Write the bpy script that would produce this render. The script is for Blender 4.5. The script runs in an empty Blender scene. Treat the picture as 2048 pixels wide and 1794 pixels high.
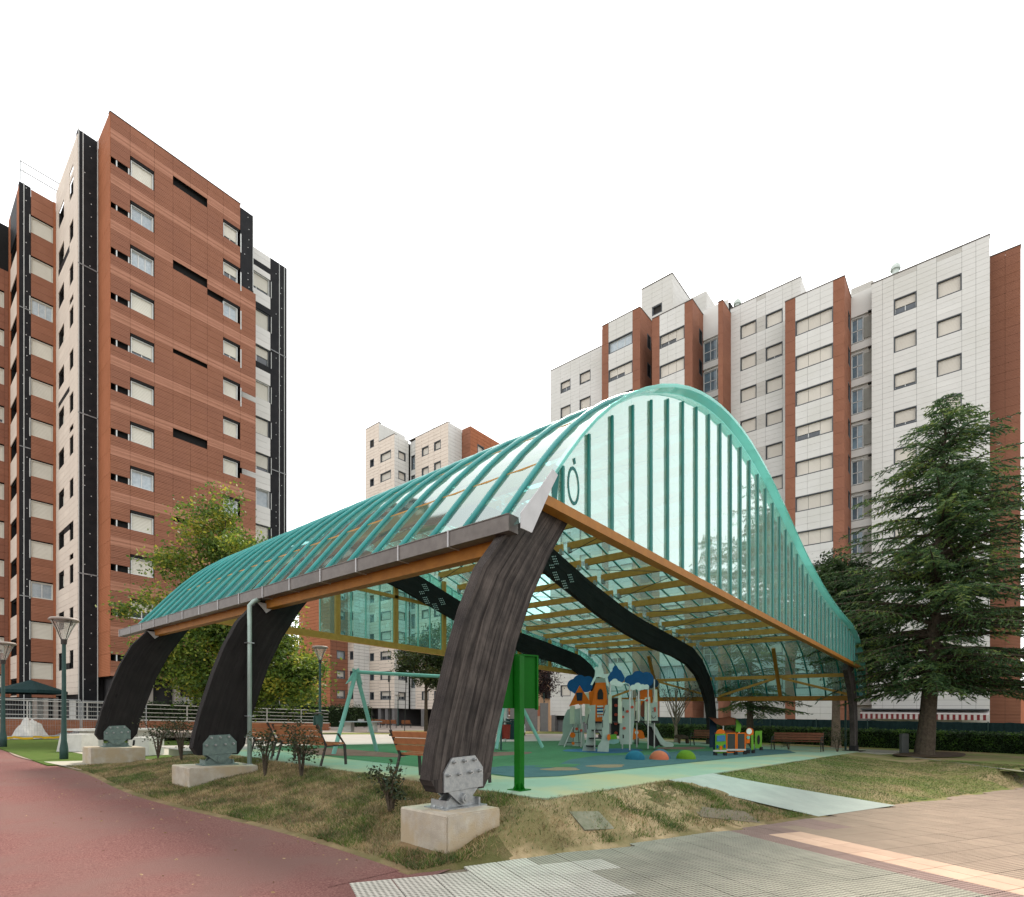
import bpy, math, random
from mathutils import Vector, Matrix, noise
random.seed(7)
SC = bpy.context.scene
COL = SC.collection
R = math.radians

# ------------------------------------------------------------------ site frame
# X = along the canopy gable (s), Y = along the canopy eaves (t).  The site falls gently to the right:
# every level is given as a height over that gentle slope.
VX, VY = 0.65104, 0.75904
F0X, F0Y = -0.95646, 6.21138
KS = 0.026
SA, SB, S0 = -KS*VX, KS*VY, -KS*F0X
EYE = 1.56
def SL(s, t): return SA*s + SB*t + S0
CAMS = -(F0X*VX + F0Y*VY); CAMT = -(-F0X*VY + F0Y*VX)
YAW = math.atan2(-VY, VX)
def cam2st(x, d):                    # metres right of / ahead of the photographer -> site
    qx, qy = x - F0X, d - F0Y
    return qx*VX + qy*VY, -qx*VY + qy*VX

# ------------------------------------------------------------------ camera, sky, sun, exposure
cam = bpy.data.cameras.new('camera'); camo = bpy.data.objects.new('camera', cam); COL.objects.link(camo)
camo.location = (CAMS, CAMT, EYE); camo.rotation_euler = (R(90), 0, YAW)
cam.sensor_width = 36; cam.lens = 36*1098/2048; cam.shift_y = (1441-897)/2048
cam.clip_start = 0.1; cam.clip_end = 3000
SC.camera = camo
SUN_EL, SUN_AZ = R(50), R(25)       # azimuth measured in site XY, direction the light comes from
world = bpy.data.worlds.new('World'); SC.world = world; world.use_nodes = True
wn = world.node_tree; wn.nodes.clear()
wo = wn.nodes.new('ShaderNodeOutputWorld'); wb = wn.nodes.new('ShaderNodeBackground')
sk = wn.nodes.new('ShaderNodeTexSky'); sk.sky_type = 'NISHITA'; sk.sun_disc = False
sk.sun_elevation = SUN_EL; sk.sun_rotation = R(90) - SUN_AZ
sk.air_density = 1.0; sk.dust_density = 1.5; sk.ozone_density = 1.0
hs = wn.nodes.new('ShaderNodeHueSaturation'); hs.inputs['Saturation'].default_value = 0.22
cl = wn.nodes.new('ShaderNodeMixRGB'); cl.inputs[0].default_value = .72; cl.inputs[2].default_value = (2.42, 2.37, 2.28, 1)   # thin even cloud over most of the sky
wn.links.new(sk.outputs[0], hs.inputs['Color']); wn.links.new(hs.outputs[0], cl.inputs[1]); wn.links.new(cl.outputs[0], wb.inputs[0])
wb.inputs[1].default_value = 0.15; wn.links.new(wb.outputs[0], wo.inputs[0])
sl = bpy.data.lights.new('sun', 'SUN'); sl.energy = 1.3; sl.angle = R(12); sl.color = (1, .93, .82)
so = bpy.data.objects.new('sun', sl); COL.objects.link(so)
sd = Vector((math.cos(SUN_EL)*math.cos(SUN_AZ), math.cos(SUN_EL)*math.sin(SUN_AZ), math.sin(SUN_EL)))
so.rotation_euler = sd.to_track_quat('Z', 'Y').to_euler(); so.location = (0, 0, 60)
SC.view_settings.view_transform = 'Standard'; SC.view_settings.look = 'None'
SC.view_settings.gamma = 1; SC.view_settings.exposure = 2.12; SC.view_settings.use_curve_mapping = False
SC.render.engine = 'CYCLES'
SC.cycles.max_bounces = 10; SC.cycles.transparent_max_bounces = 24; SC.cycles.use_denoising = True

# ------------------------------------------------------------------ materials
MATS = {}
def mat(name, c, rough=.8, c2=None, scale=3., bump=0., bscale=40., metal=0., spec=.10, jitter=0., fn=None, c3=None, scale3=.6):
    """Principled material: base colour varied by two world-space noises, optional bump and per-object brightness jitter."""
    if name in MATS: return MATS[name]
    m = bpy.data.materials.new(name); m.use_nodes = True; nt = m.node_tree; N, L = nt.nodes, nt.links
    b = N['Principled BSDF']; b.inputs['Roughness'].default_value = rough; b.inputs['Metallic'].default_value = metal
    b.inputs['Specular IOR Level'].default_value = spec
    g = N.new('ShaderNodeNewGeometry')
    if c2 is None: c2 = tuple(x*.86 for x in c)
    n = N.new('ShaderNodeTexNoise'); n.inputs['Scale'].default_value = scale; n.inputs['Detail'].default_value = 6; n.inputs['Roughness'].default_value = .65
    L.new(g.outputs['Position'], n.inputs['Vector'])
    r = N.new('ShaderNodeValToRGB'); r.color_ramp.elements[0].position = .35; r.color_ramp.elements[1].position = .66
    r.color_ramp.elements[0].color = (*c2, 1); r.color_ramp.elements[1].color = (*c, 1)
    L.new(n.outputs['Fac'], r.inputs[0]); out = r.outputs[0]
    if c3 is not None:
        n3 = N.new('ShaderNodeTexNoise'); n3.inputs['Scale'].default_value = scale3; n3.inputs['Detail'].default_value = 5; n3.inputs['Roughness'].default_value = .6
        L.new(g.outputs['Position'], n3.inputs['Vector'])
        r3 = N.new('ShaderNodeValToRGB'); r3.color_ramp.elements[0].position = .46; r3.color_ramp.elements[1].position = .60
        L.new(n3.outputs['Fac'], r3.inputs[0])
        mx = N.new('ShaderNodeMixRGB'); mx.inputs[2].default_value = (*c3, 1)
        L.new(r3.outputs[0], mx.inputs[0]); L.new(out, mx.inputs[1]); out = mx.outputs[0]
    if jitter:
        oi = N.new('ShaderNodeObjectInfo'); mr = N.new('ShaderNodeMapRange')
        mr.inputs[3].default_value = 1-jitter; mr.inputs[4].default_value = 1+jitter
        L.new(oi.outputs['Random'], mr.inputs[0])
        hv = N.new('ShaderNodeHueSaturation'); L.new(mr.outputs[0], hv.inputs['Value']); L.new(out, hv.inputs['Color']); out = hv.outputs[0]
    L.new(out, b.inputs['Base Color'])
    if bump:
        bn = N.new('ShaderNodeTexNoise'); bn.inputs['Scale'].default_value = bscale; bn.inputs['Detail'].default_value = 4
        L.new(g.outputs['Position'], bn.inputs['Vector'])
        bp = N.new('ShaderNodeBump'); bp.inputs['Strength'].default_value = bump; bp.inputs['Distance'].default_value = .02
        L.new(bn.outputs['Fac'], bp.inputs['Height']); L.new(bp.outputs[0], b.inputs['Normal'])
    if fn: fn(nt, b, g, out)
    MATS[name] = m
    return m

def stripes_z(period, depth=.12):
    """fine horizontal ribs of ribbed terracotta cladding (relief and a slight tone difference)"""
    def fn(nt, b, g, out):
        N, L = nt.nodes, nt.links
        sx = N.new('ShaderNodeSeparateXYZ'); L.new(g.outputs['Position'], sx.inputs[0])
        mu = N.new('ShaderNodeMath'); mu.operation = 'MULTIPLY'; mu.inputs[1].default_value = 2*math.pi/period; L.new(sx.outputs[2], mu.inputs[0])
        sn = N.new('ShaderNodeMath'); sn.operation = 'SINE'; L.new(mu.outputs[0], sn.inputs[0])
        bp = N.new('ShaderNodeBump'); bp.inputs['Strength'].default_value = .6; bp.inputs['Distance'].default_value = .012
        L.new(sn.outputs[0], bp.inputs['Height']); L.new(bp.outputs[0], b.inputs['Normal'])
        mr = N.new('ShaderNodeMapRange'); mr.inputs[1].default_value = -1; mr.inputs[3].default_value = 1-depth; L.new(sn.outputs[0], mr.inputs[0])
        mx = N.new('ShaderNodeMixRGB'); mx.blend_type = 'MULTIPLY'; mx.inputs[0].default_value = 1
        L.new(out, mx.inputs[1]); L.new(mr.outputs[0], mx.inputs[2]); L.new(mx.outputs[0], b.inputs['Base Color'])
    return fn

def grain(axis_scale, col_dark, amt=.6):
    """weathered timber grain: noise stretched along the member (object space)"""
    def fn(nt, b, g, out):
        N, L = nt.nodes, nt.links
        tc = N.new('ShaderNodeTexCoord'); at = N.new('ShaderNodeAttribute'); at.attribute_name = 'UVMap'
        uv = N.new('ShaderNodeUVMap'); mp = N.new('ShaderNodeMapping'); mp.inputs['Scale'].default_value = (axis_scale[0], axis_scale[1], 1)
        L.new(uv.outputs[0], mp.inputs[0])
        n = N.new('ShaderNodeTexNoise'); n.inputs['Scale'].default_value = 1; n.inputs['Detail'].default_value = 9; n.inputs['Roughness'].default_value = .7; n.inputs['Distortion'].default_value = .4
        L.new(mp.outputs[0], n.inputs['Vector'])
        r = N.new('ShaderNodeValToRGB'); r.color_ramp.elements[0].position = .41; r.color_ramp.elements[1].position = .62
        r.color_ramp.elements[0].color = (*col_dark, 1); r.color_ramp.elements[1].color = (1, 1, 1, 1); L.new(n.outputs['Fac'], r.inputs[0])
        mx = N.new('ShaderNodeMixRGB'); mx.blend_type = 'MULTIPLY'; mx.inputs[0].default_value = amt
        L.new(out, mx.inputs[1]); L.new(r.outputs[0], mx.inputs[2]); L.new(mx.outputs[0], b.inputs['Base Color'])
        m2 = N.new('ShaderNodeMapping'); m2.inputs['Scale'].default_value = (5.2, 1.7, 1); L.new(uv.outputs[0], m2.inputs[0])
        vo = N.new('ShaderNodeTexVoronoi'); vo.inputs['Scale'].default_value = 1; L.new(m2.outputs[0], vo.inputs['Vector'])       # knots
        rk = N.new('ShaderNodeValToRGB'); rk.color_ramp.elements[0].position = .07; rk.color_ramp.elements[1].position = .15
        rk.color_ramp.elements[0].color = (.25, .22, .2, 1); L.new(vo.outputs['Distance'], rk.inputs[0])
        mk = N.new('ShaderNodeMixRGB'); mk.blend_type = 'MULTIPLY'; mk.inputs[0].default_value = .8; L.new(mx.outputs[0], mk.inputs[1]); L.new(rk.outputs[0], mk.inputs[2]); L.new(mk.outputs[0], b.inputs['Base Color'])
        bp = N.new('ShaderNodeBump'); bp.inputs['Strength'].default_value = .7; bp.inputs['Distance'].default_value = .012
        L.new(n.outputs['Fac'], bp.inputs['Height']); L.new(bp.outputs[0], b.inputs['Normal'])
    return fn

def glassmat(name, tint, milk, milkcol, ior, rough=.03, wav=.0, base_refl=.03, wscale=.9):
    """tinted sheet: see-through tint + milky scatter + mirror-like surface reflection"""
    if name in MATS: return MATS[name]
    m = bpy.data.materials.new(name); m.use_nodes = True; nt = m.node_tree; N, L = nt.nodes, nt.links
    N.clear(); o = N.new('ShaderNodeOutputMaterial')
    tr = N.new('ShaderNodeBsdfTransparent'); tr.inputs[0].default_value = (*tint, 1)
    df = N.new('ShaderNodeBsdfDiffuse'); df.inputs[0].default_value = (*milkcol, 1)
    tl = N.new('ShaderNodeBsdfTranslucent'); tl.inputs[0].default_value = (*milkcol, 1)
    ms = N.new('ShaderNodeMixShader'); ms.inputs[0].default_value = .5; L.new(df.outputs[0], ms.inputs[1]); L.new(tl.outputs[0], ms.inputs[2])
    m1 = N.new('ShaderNodeMixShader'); m1.inputs[0].default_value = milk; L.new(tr.outputs[0], m1.inputs[1]); L.new(ms.outputs[0], m1.inputs[2])
    gl = N.new('ShaderNodeBsdfGlossy'); gl.inputs['Roughness'].default_value = rough; gl.inputs[0].default_value = (.80, .88, .865, 1)
    fr = N.new('ShaderNodeFresnel'); gb = N.new('ShaderNodeNewGeometry'); ex = N.new('ShaderNodeMath'); ex.operation = 'MULTIPLY_ADD'; ex.inputs[1].default_value = -2; ex.inputs[2].default_value = 1
    pw = N.new('ShaderNodeMath'); pw.operation = 'POWER'; pw.inputs[0].default_value = ior
    L.new(gb.outputs['Backfacing'], ex.inputs[0]); L.new(ex.outputs[0], pw.inputs[1]); L.new(pw.outputs[0], fr.inputs[0])   # same reflection from either face
    ad = N.new('ShaderNodeMath'); ad.operation = 'ADD'; ad.use_clamp = True; ad.inputs[1].default_value = base_refl; L.new(fr.outputs[0], ad.inputs[0])
    m2 = N.new('ShaderNodeMixShader'); L.new(ad.outputs[0], m2.inputs[0]); L.new(m1.outputs[0], m2.inputs[1]); L.new(gl.outputs[0], m2.inputs[2])
    if wav:
        g = N.new('ShaderNodeNewGeometry'); n = N.new('ShaderNodeTexNoise'); n.inputs['Scale'].default_value = wscale; n.inputs['Detail'].default_value = 2
        L.new(g.outputs['Position'], n.inputs['Vector']); bp = N.new('ShaderNodeBump'); bp.inputs['Strength'].default_value = wav; bp.inputs['Distance'].default_value = .1
        L.new(n.outputs['Fac'], bp.inputs['Height']); L.new(bp.outputs[0], gl.inputs['Normal']); L.new(bp.outputs[0], fr.inputs['Normal'])
    L.new(m2.outputs[0], o.inputs[0]); MATS[name] = m
    return m

def leafmat(name, c, c2, trans=.35, scale=1.2, c3=None, warm=0.):
    if name in MATS: return MATS[name]
    m = bpy.data.materials.new(name); m.use_nodes = True; nt = m.node_tree; N, L = nt.nodes, nt.links
    b = N['Principled BSDF']; b.inputs['Roughness'].default_value = .55; b.inputs['Specular IOR Level'].default_value = .35
    g = N.new('ShaderNodeNewGeometry'); n = N.new('ShaderNodeTexNoise'); n.inputs['Scale'].default_value = scale; n.inputs['Detail'].default_value = 3
    L.new(g.outputs['Position'], n.inputs['Vector'])
    r = N.new('ShaderNodeValToRGB'); r.color_ramp.elements[0].position = .38; r.color_ramp.elements[1].position = .62
    r.color_ramp.elements[0].color = (*c2, 1); r.color_ramp.elements[1].color = (*c, 1)
    if c3: e = r.color_ramp.elements.new(.72); e.color = (*c3, 1)
    ri = N.new('ShaderNodeMath'); ri.operation = 'MULTIPLY_ADD'; ri.inputs[1].default_value = .3; L.new(g.outputs['Random Per Island'], ri.inputs[0])
    sb = N.new('ShaderNodeMath'); sb.operation = 'SUBTRACT'; sb.inputs[1].default_value = .15; L.new(n.outputs['Fac'], sb.inputs[0]); L.new(sb.outputs[0], ri.inputs[2])
    L.new(ri.outputs[0], r.inputs[0]); L.new(r.outputs[0], b.inputs['Base Color'])
    tl = N.new('ShaderNodeBsdfTranslucent'); L.new(r.outputs[0], tl.inputs[0])
    mx = N.new('ShaderNodeMixShader'); mx.inputs[0].default_value = trans
    L.new(b.outputs[0], mx.inputs[1]); L.new(tl.outputs[0], mx.inputs[2]); L.new(mx.outputs[0], N['Material Output'].inputs[0])
    MATS[name] = m
    return m

TERRA = mat('terracotta_cladding', (.33, .150, .095), .75, (.295, .130, .080), 1.2, jitter=.06, c3=(.285, .128, .083), scale3=.18, fn=stripes_z(.10, .16))
TERRAL = mat('terracotta_flat_cladding', (.41, .20, .135), .75, (.37, .18, .118), 1.2, jitter=.05, fn=stripes_z(.24, .05))
TERRAB = mat('terracotta_lit', (.40, .15, .075), .75, (.36, .135, .065), .8, jitter=.03, fn=stripes_z(.10, .14))  # same terracotta, brighter light of the side faces painted into the colour
WHITEP = mat('white_cladding', (.68, .675, .65), .6, (.64, .635, .61), .8, jitter=.035, c3=(.615, .61, .575), scale3=.16)
WHITEG = mat('white_cladding_ribbed', (.57, .555, .515), .6, (.54, .525, .485), .8, jitter=.03, fn=stripes_z(.12, .12))
CREAMP = mat('cream_warm_lit_cladding', (.70, .615, .53), .65, (.665, .58, .50), .8, jitter=.04)  # on the middle block, warm light of its side faces painted in as cream
INSUL = mat('black_insulation_sheet', (.012, .013, .015), .55, (.02, .02, .022), 2., bump=.4, bscale=3)
JOINT = mat('dark_joint', (.05, .047, .043), .9)
FRAMEG = mat('grey_window_frame', (.10, .11, .12), .5)
SASHW = mat('white_window_sash', (.62, .64, .63), .45)
SHUT = mat('roller_shutter_cream', (.68, .66, .58), .6, (.64, .62, .54), 1.5, jitter=.06, fn=stripes_z(.09, .10))
SHUTP = mat('roller_shutter_pale', (.68, .64, .57), .6, (.65, .61, .54), 1.5, jitter=.06, fn=stripes_z(.09, .08))
PANE = mat('dark_window_pane', (.03, .04, .05), .05, (.05, .06, .075), 2., spec=.8, jitter=.5)
SKYP = mat('painted_sky_pane', (.16,.24,.30), .08, (.08,.12,.15), 1.2, spec=.8, jitter=.3)  # sky reflection painted in as a pale blue base colour
CURT = mat('curtained_window_pane', (.42, .47, .50), .12, (.30, .36, .40), 6., spec=.7, jitter=.2)
DARKV = mat('dark_reveal', (.02, .02, .02), .9)
ZINC = mat('zinc_flashing', (.155, .14, .128), .45, (.12, .108, .10), 6., metal=.5, jitter=.06)
ZINCL = mat('pale_flashing', (.42, .42, .42), .4, metal=.3)
STEEL = mat('galvanised_steel', (.36, .375, .375), .42, (.25, .265, .275), 18., metal=.65, jitter=.05)
BOLT = mat('bolt_steel', (.42, .43, .43), .35, metal=.8)
CONC = mat('concrete', (.44, .395, .325), .9, (.33, .29, .235), 5., bump=.35, bscale=60, c3=(.37, .30, .205), scale3=2.2)
CONCP = mat('pale_concrete', (.58, .57, .54), .85, (.48, .47, .44), 4., bump=.2, bscale=50)
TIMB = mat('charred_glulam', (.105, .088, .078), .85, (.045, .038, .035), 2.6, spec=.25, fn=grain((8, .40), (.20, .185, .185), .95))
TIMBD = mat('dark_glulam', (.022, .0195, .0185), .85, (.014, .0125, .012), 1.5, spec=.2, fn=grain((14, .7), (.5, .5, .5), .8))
PURL = mat('honey_glulam', (.52, .26, .055), .6, (.42, .20, .04), 5., spec=.3, jitter=.10)
PURLO = mat('orange_glulam', (.33, .135, .013), .6, (.25, .10, .009), 5., spec=.3, jitter=.06)
RIBT = mat('teal_rib', (.012, .25, .235), .35, (.008, .20, .19), 2., spec=.5)
RIBD = mat('deep_teal_rib', (.006, .18, .155), .3, (.005, .14, .12), 2., spec=.5)
ROOFG = glassmat('teal_roof_sheet', (.42, .78, .74), .20, (.46, .76, .73), 2.3, .05, .10, .05, .5)
GABG = glassmat('teal_gable_sheet', (.62, .86, .80), .34, (.80, .88, .82), 2.4, .03, .06, .10, 1.6)
REARG = glassmat('clear_teal_sheet', (.62, .90, .86), .07, (.6, .85, .8), 1.5, .03, .25, .02)
ROOFS = glassmat('teal_edge_sheet', (.50, .85, .80), .42, (.30, .66, .61), 1.3, .1, 0, .0)
POSTG = mat('green_grey_post', (.045, .085, .078), .5, (.035, .07, .064), 4.)
GREEN = mat('bright_green_paint', (.003, .105, .005), .45, (.003, .085, .004), 3.)
MINT = mat('mint_steel', (.20, .42, .36), .45, (.16, .35, .30), 4.)
WOODB = mat('bench_slat_wood', (.36, .145, .065), .6, (.28, .11, .05), 7., jitter=.10)
WOODD = mat('dark_bench_slat', (.16, .062, .035), .65, (.12, .045, .027), 7., jitter=.12)
IRON = mat('dark_bench_iron', (.045, .04, .036), .5)
ASPH = mat('red_asphalt', (.27, .135, .118), .93, (.12, .05, .047), 60., bump=.8, bscale=170, c3=(.185, .102, .09), scale3=.55)
BARK = mat('grey_bark', (.095, .075, .055), .95, (.05, .04, .03), 9., bump=.9, bscale=22)
BARKP = mat('pale_bark', (.26, .20, .15), .95, (.17, .13, .10), 9., bump=.6, bscale=22)
SOIL = mat('dry_earth', (.235, .165, .09), .97, (.14, .10, .055), 3.2, bump=.9, bscale=45, c3=(.09, .085, .032), scale3=.75)
SANDY = mat('sandy_earth', (.40, .29, .17), .97, (.27, .195, .115), 4.2, bump=.9, bscale=45, c3=(.16, .13, .06), scale3=1.1)
LAWN = mat('lawn_green', (.11, .155, .035), .97, (.15, .165, .055), 2.2, bump=.9, bscale=60, c3=(.20, .155, .08), scale3=.35)
LAWNP = mat('lawn_patchy', (.125, .155, .04), .97, (.18, .165, .07), 2.6, bump=.9, bscale=55, c3=(.27, .205, .115), scale3=.55)
FARG = mat('far_ground', (.23, .21, .185), .95, (.20, .185, .16), .3)
PAVEP = mat('pale_rear_paving', (.36, .33, .30), .9, (.32, .295, .27), .8)
SLABM = mat('painted_green_concrete', (.255, .335, .25), .85, (.225, .305, .235), 1.3, bump=.15, bscale=80, c3=(.35, .33, .20), scale3=.30)
RAMPM = mat('grey_concrete_ramp', (.34, .365, .325), .9, (.285, .31, .28), 1.6, bump=.25, bscale=70)
RUBG = mat('green_rubber', (.075, .17, .085), .95, (.062, .145, .072), 2., bump=.5, bscale=180)
RUBB = mat('blue_rubber', (.075, .13, .14), .95, (.058, .107, .118), 2., bump=.5, bscale=180)
RUBT = mat('tan_rubber', (.28, .19, .125), .95, (.22, .15, .10), 2., bump=.5, bscale=180)
RUBR = mat('red_brown_rubber', (.23, .12, .095), .95, (.19, .095, .08), 2., bump=.5, bscale=180)
BRICKW = mat('garden_brick', (.36, .15, .085), .9, (.28, .11, .06), 6., bump=.3, bscale=30)
SCREEN = mat('dark_fence_screen', (.012, .032, .034), .8, (.02, .045, .045), 9., bump=.8, bscale=30)
GREYP = mat('grey_pillar', (.19, .185, .185), .8)
DGREY = mat('dark_ground_floor', (.055, .053, .055), .8, (.045, .043, .045), .6)
PEACH = mat('peach_render', (.62, .42, .27), .85)
REDB = mat('red_render', (.42, .16, .095), .85)
P_GREY = mat('play_panel_grey_green', (.33, .39, .345), .5, jitter=.05)
P_CREAM = mat('play_panel_cream', (.52, .56, .44), .5, jitter=.05)
P_ORANGE = mat('play_panel_orange', (.62, .135, .012), .45)
P_BLUE = mat('play_panel_blue', (.01, .085, .235), .45)
P_WHITE = mat('play_panel_white', (.62, .70, .66), .45)
P_GREEN = mat('play_panel_green', (.12, .30, .03), .45)
P_DARK = mat('play_panel_dark', (.022, .022, .022), .6)
P_RED = mat('play_hold_red', (.45, .07, .045), .5)
P_BROWN = mat('play_roof_brown', (.15, .05, .025), .5)
P_NAVY = mat('play_panel_navy', (.012, .03, .055), .5)
P_STEEL = mat('play_steel', (.40, .42, .40), .35, metal=.7)
P_MESH = mat('play_mesh_dark', (.05, .055, .05), .6)
D_BLUE = mat('dome_blue', (.022, .13, .20), .85, bump=.4, bscale=150)
D_CORAL = mat('dome_coral', (.50, .15, .08), .85, bump=.4, bscale=150)
D_SLATE = mat('dome_slate', (.06, .12, .18), .85, bump=.4, bscale=150)
D_GREEN = mat('dome_green', (.12, .23, .02), .85, bump=.4, bscale=150)
AWNR = mat('awning_red', (.20, .035, .04), .8)
AWNW = mat('awning_white', (.62, .58, .56), .8)
TAPE = mat('yellow_tape', (.60, .36, .02), .6)
PLASTIC = mat('plastic_sheet', (.30, .31, .31), .3, (.17, .18, .19), 3.)
LAMPG = glassmat('lamp_diffuser', (.86, .88, .86), .25, (.8, .8, .78), 1.4, .15)
CARW = mat('car_silver', (.5, .5, .5), .25)
GRAF = mat('graffiti_paint', (.02, .14, .13), .5)

# ------------------------------------------------------------------ mesh builder
class MB:
    def __init__(self): self.v, self.f, self.mi, self.uv = [], [], [], None
    def add(self, vs, fs, mi=0):
        o = len(self.v); self.v += [tuple(p) for p in vs]; self.f += [tuple(i+o for i in f) for f in fs]; self.mi += [mi]*len(fs)
        return self
    def box(self, x0, x1, y0, y1, z0, z1, mi=0):
        return self.add([(x0,y0,z0),(x1,y0,z0),(x1,y1,z0),(x0,y1,z0),(x0,y0,z1),(x1,y0,z1),(x1,y1,z1),(x0,y1,z1)],
                 [(0,3,2,1),(4,5,6,7),(0,1,5,4),(1,2,6,5),(2,3,7,6),(3,0,4,7)], mi)
    def cbox(self, c, sx, sy, sz, mi=0):
        return self.box(c[0]-sx/2, c[0]+sx/2, c[1]-sy/2, c[1]+sy/2, c[2]-sz/2, c[2]+sz/2, mi)
    def bar(self, p, q, w, h, mi=0, up=(0,0,1)):
        p, q = Vector(p), Vector(q); d = (q-p).normalized(); u = Vector(up)
        if abs(d.dot(u)) > .98: u = Vector((1,0,0))
        r = d.cross(u).normalized(); u = r.cross(d)
        vs = [e + r*a*w/2 + u*b*h/2 for e in (p, q) for a, b in ((-1,-1),(1,-1),(1,1),(-1,1))]
        return self.add(vs, [(0,1,2,3),(7,6,5,4),(0,4,5,1),(1,5,6,2),(2,6,7,3),(3,7,4,0)], mi)
    def tube(self, pts, r, n=8, mi=0, cap=True):
        pts = [Vector(p) for p in pts]; rs = r if isinstance(r, (list, tuple)) else [r]*len(pts)
        rings = []; pu = None
        for i, p in enumerate(pts):
            d = (pts[min(i+1, len(pts)-1)] - pts[max(i-1, 0)]).normalized()
            u = pu if pu is not None else (Vector((0,0,1)) if abs(d.z) < .9 else Vector((1,0,0)))
            a = d.cross(u)
            if a.length < 1e-4: a = d.cross(Vector((0,1,0)))
            a.normalize(); u = a.cross(d); pu = u
            rings.append([p + (a*math.cos(2*math.pi*k/n) + u*math.sin(2*math.pi*k/n))*rs[i] for k in range(n)])
        vs = [v for rg in rings for v in rg]; fs = []
        for i in range(len(pts)-1):
            for k in range(n):
                fs.append((i*n+k, i*n+(k+1)%n, (i+1)*n+(k+1)%n, (i+1)*n+k))
        if cap: fs += [tuple(range(n-1, -1, -1)), tuple((len(pts)-1)*n+k for k in range(n))]
        return self.add(vs, fs, mi)
    def prism(self, poly, y0, y1, mi=0, ax='y'):
        """polygon in (x,z) extruded along y, or (x,y) extruded along z when ax='z'"""
        n = len(poly); area = sum(poly[i][0]*poly[(i+1)%n][1]-poly[(i+1)%n][0]*poly[i][1] for i in range(n))
        if (area < 0) != (ax == 'z' and area < 0 or False): pass
        if area < 0: poly = poly[::-1]
        if ax == 'y': vs = [(a, y0, b) for a, b in poly] + [(a, y1, b) for a, b in poly]; flip = False
        elif ax == 'x': vs = [(y0, a, b) for a, b in poly] + [(y1, a, b) for a, b in poly]; flip = True
        else: vs = [(a, b, y0) for a, b in poly] + [(a, b, y1) for a, b in poly]; flip = True
        fs = [tuple(range(n)), tuple(range(2*n-1, n-1, -1))] + [(i, i+n, (i+1)%n+n, (i+1)%n) for i in range(n)]
        if flip: fs = [f[::-1] for f in fs]
        return self.add(vs, fs, mi)
    def lathe(self, prof, n=16, c=(0,0,0), mi=0):
        vs, fs = [], []
        for r, z in prof:
            vs += [(c[0]+r*math.cos(2*math.pi*k/n), c[1]+r*math.sin(2*math.pi*k/n), c[2]+z) for k in range(n)]
        for i in range(len(prof)-1):
            for k in range(n): fs.append((i*n+k, i*n+(k+1)%n, (i+1)*n+(k+1)%n, (i+1)*n+k))
        return self.add(vs, fs, mi)
    def mesh(self, name, mats, shear=False, smooth=False):
        me = bpy.data.meshes.new(name)
        vs = [(x, y, z + SA*x + SB*y) for x, y, z in self.v] if shear else self.v
        me.from_pydata(vs, [], self.f)
        for m in (mats if isinstance(mats, (list, tuple)) else [mats]): me.materials.append(m)
        if any(self.mi): me.polygons.foreach_set('material_index', self.mi)
        if smooth: me.polygons.foreach_set('use_smooth', [True]*len(self.f))
        if self.uv:
            l = me.uv_layers.new(name='UVMap')
            for lp in me.loops: l.data[lp.index].uv = self.uv[lp.vertex_index]
        me.update()
        return me
def link(name, me, parent=None, loc=(0,0,0), rz=0.):
    o = bpy.data.objects.new(name, me); COL.objects.link(o); o.location = loc; o.rotation_euler = (0, 0, rz)
    if parent is not None: o.parent = parent
    return o
def tag(o, label, cat, group=None):
    o['label'] = label; o['category'] = cat
    if group: o['group'] = group
    return o
def thing(name, label, cat, s, t, z=0., rz=0., group=None):
    o = bpy.data.objects.new(name, None); COL.objects.link(o); o.empty_display_size = .3
    o.location = (s, t, z + SL(s, t)); o.rotation_euler = (0, 0, rz)
    return tag(o, label, cat, group)
def struct(name, mb, m, s=0., t=0., z=0., smooth=False):
    o = link(name, mb.mesh(name, m, True, smooth), None, (s, t, z + SL(s, t))); o['kind'] = 'structure'
    return o
def part(name, mb, m, parent, loc=(0,0,0), rz=0., shear=False, smooth=False, kind=None):
    o = link(name, mb.mesh(name, m, shear, smooth), parent, loc, rz)
    if kind: o['kind'] = kind
    return o
def dup(root, s, t, z=0., rz=0., label=None):
    c = root.copy(); COL.objects.link(c); c.location = (s, t, z + SL(s, t)); c.rotation_euler = (0, 0, rz)
    if label: c['label'] = label
    for ch in root.children:
        d = ch.copy(); COL.objects.link(d); d.parent = c
        for g in ch.children:
            e = g.copy(); COL.objects.link(e); e.parent = d
    return c
def lerp(a, b, x): return a + (b-a)*x
def interp(prof, x):
    for (a, b), (c, d) in zip(prof, prof[1:]):
        if x <= c: return b + (d-b)*max(0., (x-a)/(c-a))
    return prof[-1][1]

# ------------------------------------------------------------------ GROUND
def path_edge(t): return -.62 + .16*math.sin(t*.55+1) - .018*max(0, t-3)
def plaza_edge(s): return -.42 - .283*(s+.6) if s > -.6 else -.42
far = MB()
far.add([(-700,-700,-.06),(900,-700,-.06),(900,900,-.06),(-700,900,-.06)], [(0,1,2,3)])
struct('ground', far, FARG)
pth = MB(); N1 = 40
vs = []
for i in range(N1+1):
    t = lerp(-.25, 40, i/N1); vs += [(-16, t, 0), (path_edge(t)+.25, t, 0)]
pth.add(vs, [(2*i, 2*i+1, 2*i+3, 2*i+2) for i in range(N1)])
pth.add([(-16,-6.,0),(-1.4,-6.,0),(-1.4,-.25,0),(-16,-.25,0)], [(0,1,2,3)]); pth.add([(-1.8,-.9,-.004),(-.1,-.55,-.004),(-.1,-.2,-.004),(-1.8,-.2,-.004)], [(0,1,2,3)])
struct('red_path', pth, ASPH)
kb = MB()
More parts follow.
